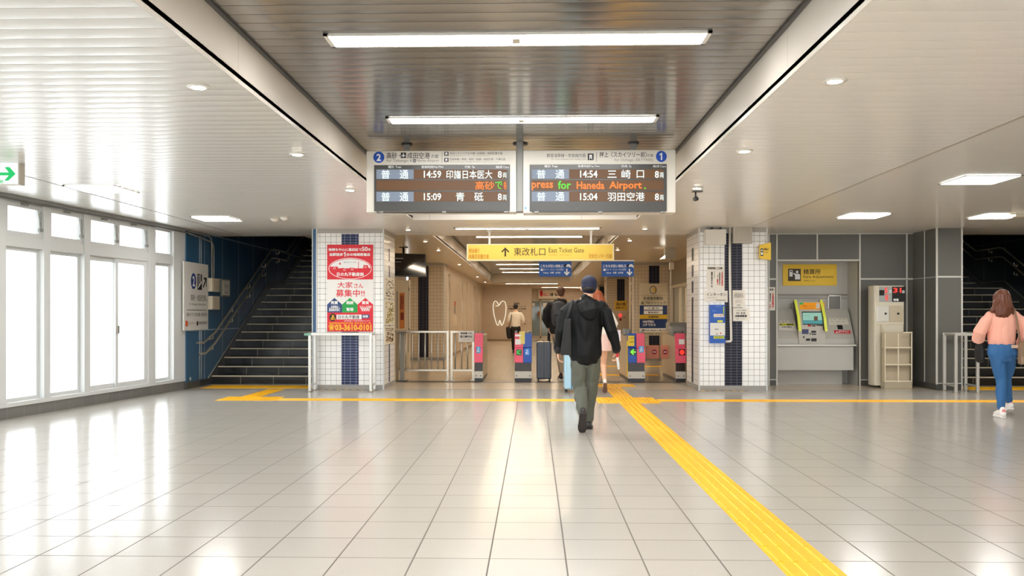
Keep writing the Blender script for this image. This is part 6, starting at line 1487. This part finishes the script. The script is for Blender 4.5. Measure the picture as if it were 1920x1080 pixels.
hand(b, (-.188, .125, 1.04), (.1, .2, -1), (0, 1, .1), (1, 0, 0), 1.05, .7); hand(b, (.24, .19, 1.07), (0, .8, -.4), (-1, 0, 0), (0, -.4, -1), 1.05, .6)
fuse('body', b, SKIN, t, .006, 2); face(t, hc, 1.05, -.5)
b = MB(); b.limb([(0, 0, .98), (0, 0, 1.2), (0, 0, 1.38), (0, 0, 1.50), (.02, 0, 1.575)], [(.175, .135), (.190, .145), (.205, .145), (.20, .125), (.085, .085)], 22)
b.limb([(-.165, 0, 1.50), (-.23, -.01, 1.38), (-.265, -.03, 1.22), (-.20, .11, 1.075)], [.075, .082, .070, .050], 16); b.limb([(.17, 0, 1.50), (.235, -.01, 1.38), (.27, -.03, 1.22), (.24, .15, 1.095)], [.075, .082, .070, .050], 16)
b.limb([(-.06, .0, 1.585), (.0, -.085, 1.585), (.09, -.085, 1.585), (.14, .0, 1.585)], [.036, .044, .044, .036], 12); b.limb([(.03, -.12, 1.57), (.03, -.14, 1.49)], [(.115, .045), (.09, .04)], 16)
fuse('hooded_top', b, mat('black_cotton', (24, 23, 23), 0.85), t, .008, 4, (.009, 7, 4))
b = MB(); b.limb([(.03, 0, .93), (.03, 0, 1.04)], [(.165, .125), (.165, .125)], 20); b.limb([(-.04, 0, .92), (.0, .03, .68), (.035, .04, .48), (.055, .0, .18)], [(.098, .11), (.09, .095), (.076, .08), (.052, .055)], 16); b.limb([(.115, 0, .92), (.14, .07, .68), (.15, .12, .48), (.15, .21, .18)], [(.098, .11), (.09, .095), (.076, .08), (.052, .055)], 16)
fuse('trousers', b, mat('beige_trousers', (172, 154, 130), 0.8), t, .008, 4, (.008, 9, 5))
BS = mat('black_sneaker', (28, 26, 26), .5); shoe(t, (.055, -.09, 0), (.03, .19, 0), (0, 0, 1), .052, BS, WS_); shoe(t, (.15, .12, 0), (.17, .40, 0), (0, 0, 1), .052, BS, WS_)
b = MB(); b.ball((.048, -.008, 1.79), (.088, .104, .092), 20, 14); b.limb([(.05, -.05, 1.77), (.05, -.06, 1.71)], [(.075, .05), (.06, .035)], 14); fuse('hair', b, mat('short_brown_hair', (84, 50, 28), 0.6), t, .007, 2, (.003, 40, 30))
tb = thing('backpack', 'dark grey backpack worn by the person in the black hooded top', 'backpack', (RX, RY - .17, 1.10))
b = MB(); b.limb([(.0, -.04, .04), (.0, -.06, .16), (.0, -.06, .30), (.0, -.04, .42)], [(.14, .075), (.15, .095), (.145, .09), (.12, .06)], 20); fuse('pack_body', b, mat('backpack_grey', (62, 64, 70), 0.6), tb, .008, 3, (.006, 9, 5))
b = MB(); b.limb([(0, -.14, .05), (0, -.155, .12), (0, -.145, .2)], [(.10, .03), (.11, .04), (.10, .02)], 16); loc_mesh('front_pocket', b, mat('backpack_dark', (44, 46, 52), 0.6), tb)
b = MB()
for x in (-.10, .11): b.limb([(x, .0, .42), (x * .95, .10, .455), (x, .28, .40)], [(.02, .006)] * 3, 8)
loc_mesh('strap', b, mat('backpack_dark', (44, 46, 52), 0.6), tb)
tb = thing('folded_umbrella', 'black folded umbrella in the left hand beside the dark suitcase', 'umbrella', (RX - .19, RY + .13, .70))
b = MB(); b.limb([(0, 0, .0), (0, 0, .08), (0, 0, .22), (0, 0, .27)], [.012, .030, .026, .012], 12); loc_mesh('canopy', b, mat('tote_black', (9, 9, 11), 0.6), tb); b = MB(); b.limb([(0, 0, .26), (.0, 0, .36)], [.010, .014], 10); loc_mesh('handle', b, BLACK, tb)

# ---- man in the white shirt, far
RY = 29.6; RX = X_(967, RY)
t = person('person in white shirt and black trousers walking in the far corridor', RX, RY)
hc = (0, .02, 1.575); b = MB(); head(b, hc, .98)
b.limb([(0, 0, 1.40), (0, .0, 1.46), (0, .01, 1.51)], [(.055, .055), (.05, .052), (.05, .052)]); b.limb([(0, 0, .84), (0, 0, 1.0), (0, 0, 1.22), (0, 0, 1.35), (0, 0, 1.42)], [(.15, .11), (.14, .10), (.16, .11), (.16, .10), (.08, .07)], 16)
b.limb([(-.18, 0, 1.36), (-.25, .0, 1.10), (-.22, .05, .90)], [.05, .04, .027]); b.limb([(.18, 0, 1.36), (.27, .0, 1.12), (.24, .18, 1.02)], [.05, .04, .027])
b.limb([(-.08, 0, .84), (-.08, .05, .45), (-.08, .15, .10)], [.078, .055, .036]); b.limb([(.08, 0, .84), (.07, -.03, .45), (.07, -.15, .12)], [.078, .055, .036])
hand(b, (-.22, .055, .89), (0, .2, -1), (0, 1, 0), (1, 0, 0), 1, .6); hand(b, (.24, .19, 1.015), (-.2, .9, 0), (-1, 0, 0), (0, 0, 1), 1, .5)
fuse('body', b, SKIN, t, .008, 1); face(t, hc, .98)
b = MB(); b.limb([(0, 0, .93), (0, 0, 1.1), (0, 0, 1.25), (0, 0, 1.35), (0, 0, 1.43)], [(.165, .13), (.175, .13), (.19, .13), (.185, .11), (.07, .065)], 20); b.limb([(-.165, 0, 1.355), (-.215, 0, 1.25), (-.25, .0, 1.10)], [.065, .068, .058], 14); b.limb([(.165, 0, 1.355), (.22, 0, 1.25), (.27, .0, 1.11), (.25, .12, 1.04)], [.065, .068, .056, .045], 14)
fuse('shirt', b, mat('cream_shirt', (226, 216, 200), 0.8), t, .01, 3, (.006, 9, 6))
b = MB(); b.limb([(0, 0, .82), (0, 0, .95)], [(.165, .125), (.16, .12)], 18); b.limb([(-.08, 0, .84), (-.08, .05, .46), (-.08, .14, .13)], [.095, .075, .056], 14); b.limb([(.08, 0, .84), (.07, -.02, .46), (.07, -.14, .15)], [.095, .075, .056], 14); fuse('trousers', b, mat('black_trousers', (22, 20, 20), 0.7), t, .01, 3)
shoe(t, (-.08, .11, 0), (-.08, .38, 0), (0, 0, 1), .045, LEA, SOLE); shoe(t, (.07, -.2, .05), (.07, .04, 0), (0, 0, 1), .045, LEA, SOLE)
b = MB(); b.ball((0, -.006, 1.605), (.082, .098, .088), 18, 12); b.ball((0, -.03, 1.56), (.07, .07, .06)); fuse('hair', b, mat('black_hair', (24, 18, 15), 0.6), t, .008, 1)
tb = thing('briefcase', 'black bag and folded coat hanging at the left of the person in white shirt', 'bag', (RX - .24, RY - .02, .50))
b = MB(); b.limb([(0.02, 0, .03), (0, 0, .2), (-.02, 0, .35)], [(.08, .05), (.09, .07), (.08, .06)], 14); fuse('bag_body', b, mat('tote_black', (9, 9, 11), 0.6), tb, .01, 2); b = MB(); b.limb([(0, .0, .38), (.06, -.05, .55), (.10, -.08, .75), (.10, 0, .92)], [(.012, .005)] * 4, 8); loc_mesh('strap', b, mat('tote_black', (9, 9, 11), 0.6), tb)

# ---- suitcases
def suitcase(label, x0, x1, y0, L, h, m_, trim):
    t = thing('suitcase', label, 'suitcase', ((x0 + x1) / 2, y0 + L / 2, 0)); w_ = x1 - x0
    b = MB(); b.box(-w_ / 2, -L / 2, .055, w_ / 2, L / 2, h); loc_mesh('shell', b, m_, t, .03)
    b = MB()
    for i in range(5):
        x = -w_ * .38 + w_ * .76 * i / 4
        if i == 2: continue
        b.box(x - .008, -L / 2 - .006, .12, x + .008, L / 2 + .006, h - .06)
    loc_mesh('rib', b, m_, t, .003)
    b = MB(); b.box(-.008, -L / 2 - .004, .06, .008, L / 2 + .004, h + .004); loc_mesh('zip', b, trim, t)
    b = MB(); b.limb([(-.0, -.07, h), (0, -.06, h + .03), (0, .06, h + .03), (0, .07, h)], [.011] * 4, 8); loc_mesh('carry_handle', b, trim, t)
    for sx_ in (-1, 1):
        for sy in (-1, 1):
            b = MB(); b.limb([(sx_ * (w_ / 2 - .035) - .012, sy * (L / 2 - .045), .028), (sx_ * (w_ / 2 - .035) + .012, sy * (L / 2 - .045), .028)], [.026, .026], 14, ref=(0, 1, 0), cap=False); b.box(sx_ * (w_ / 2 - .035) - .018, sy * (L / 2 - .045) - .018, .035, sx_ * (w_ / 2 - .035) + .018, sy * (L / 2 - .045) + .018, .07); loc_mesh('wheel', b, BLACK, t)
    return t
s1 = suitcase('dark blue grey ribbed suitcase standing right of the double gate', X_(1006, 16.95), X_(1033.5, 16.95), 16.75, .46, .775, mat('dark_blue_shell', (58, 64, 76), 0.3, nscale=30, bump=.05), BLACK)
b = MB(); b.limb([(-.06, 0, .06), (-.06, 0, .06)], [.001, .001]) if False else None
b = MB(); b.box(-.10, -.21, .775, .10, .21, .785); loc_mesh('top_trim', b, mat('pale_trim', (196, 176, 150), .4), s1)
s2 = suitcase('light blue suitcase partly hidden behind the capped person', X_(1057.5, 14.6), X_(1057.5, 14.6) + .24, 14.45, .42, .69, mat('light_blue_shell', (168, 206, 224), 0.3), mat('blue_zip', (60, 110, 150), .5))
# telescopic handle of the light blue case
b = MB(); b.limb([(-.06, .17, .68), (-.06, .17, .93), (.06, .17, .93), (.06, .17, .68)], [.008] * 4, 8); loc_mesh('pull_handle', b, MGREY, s2)
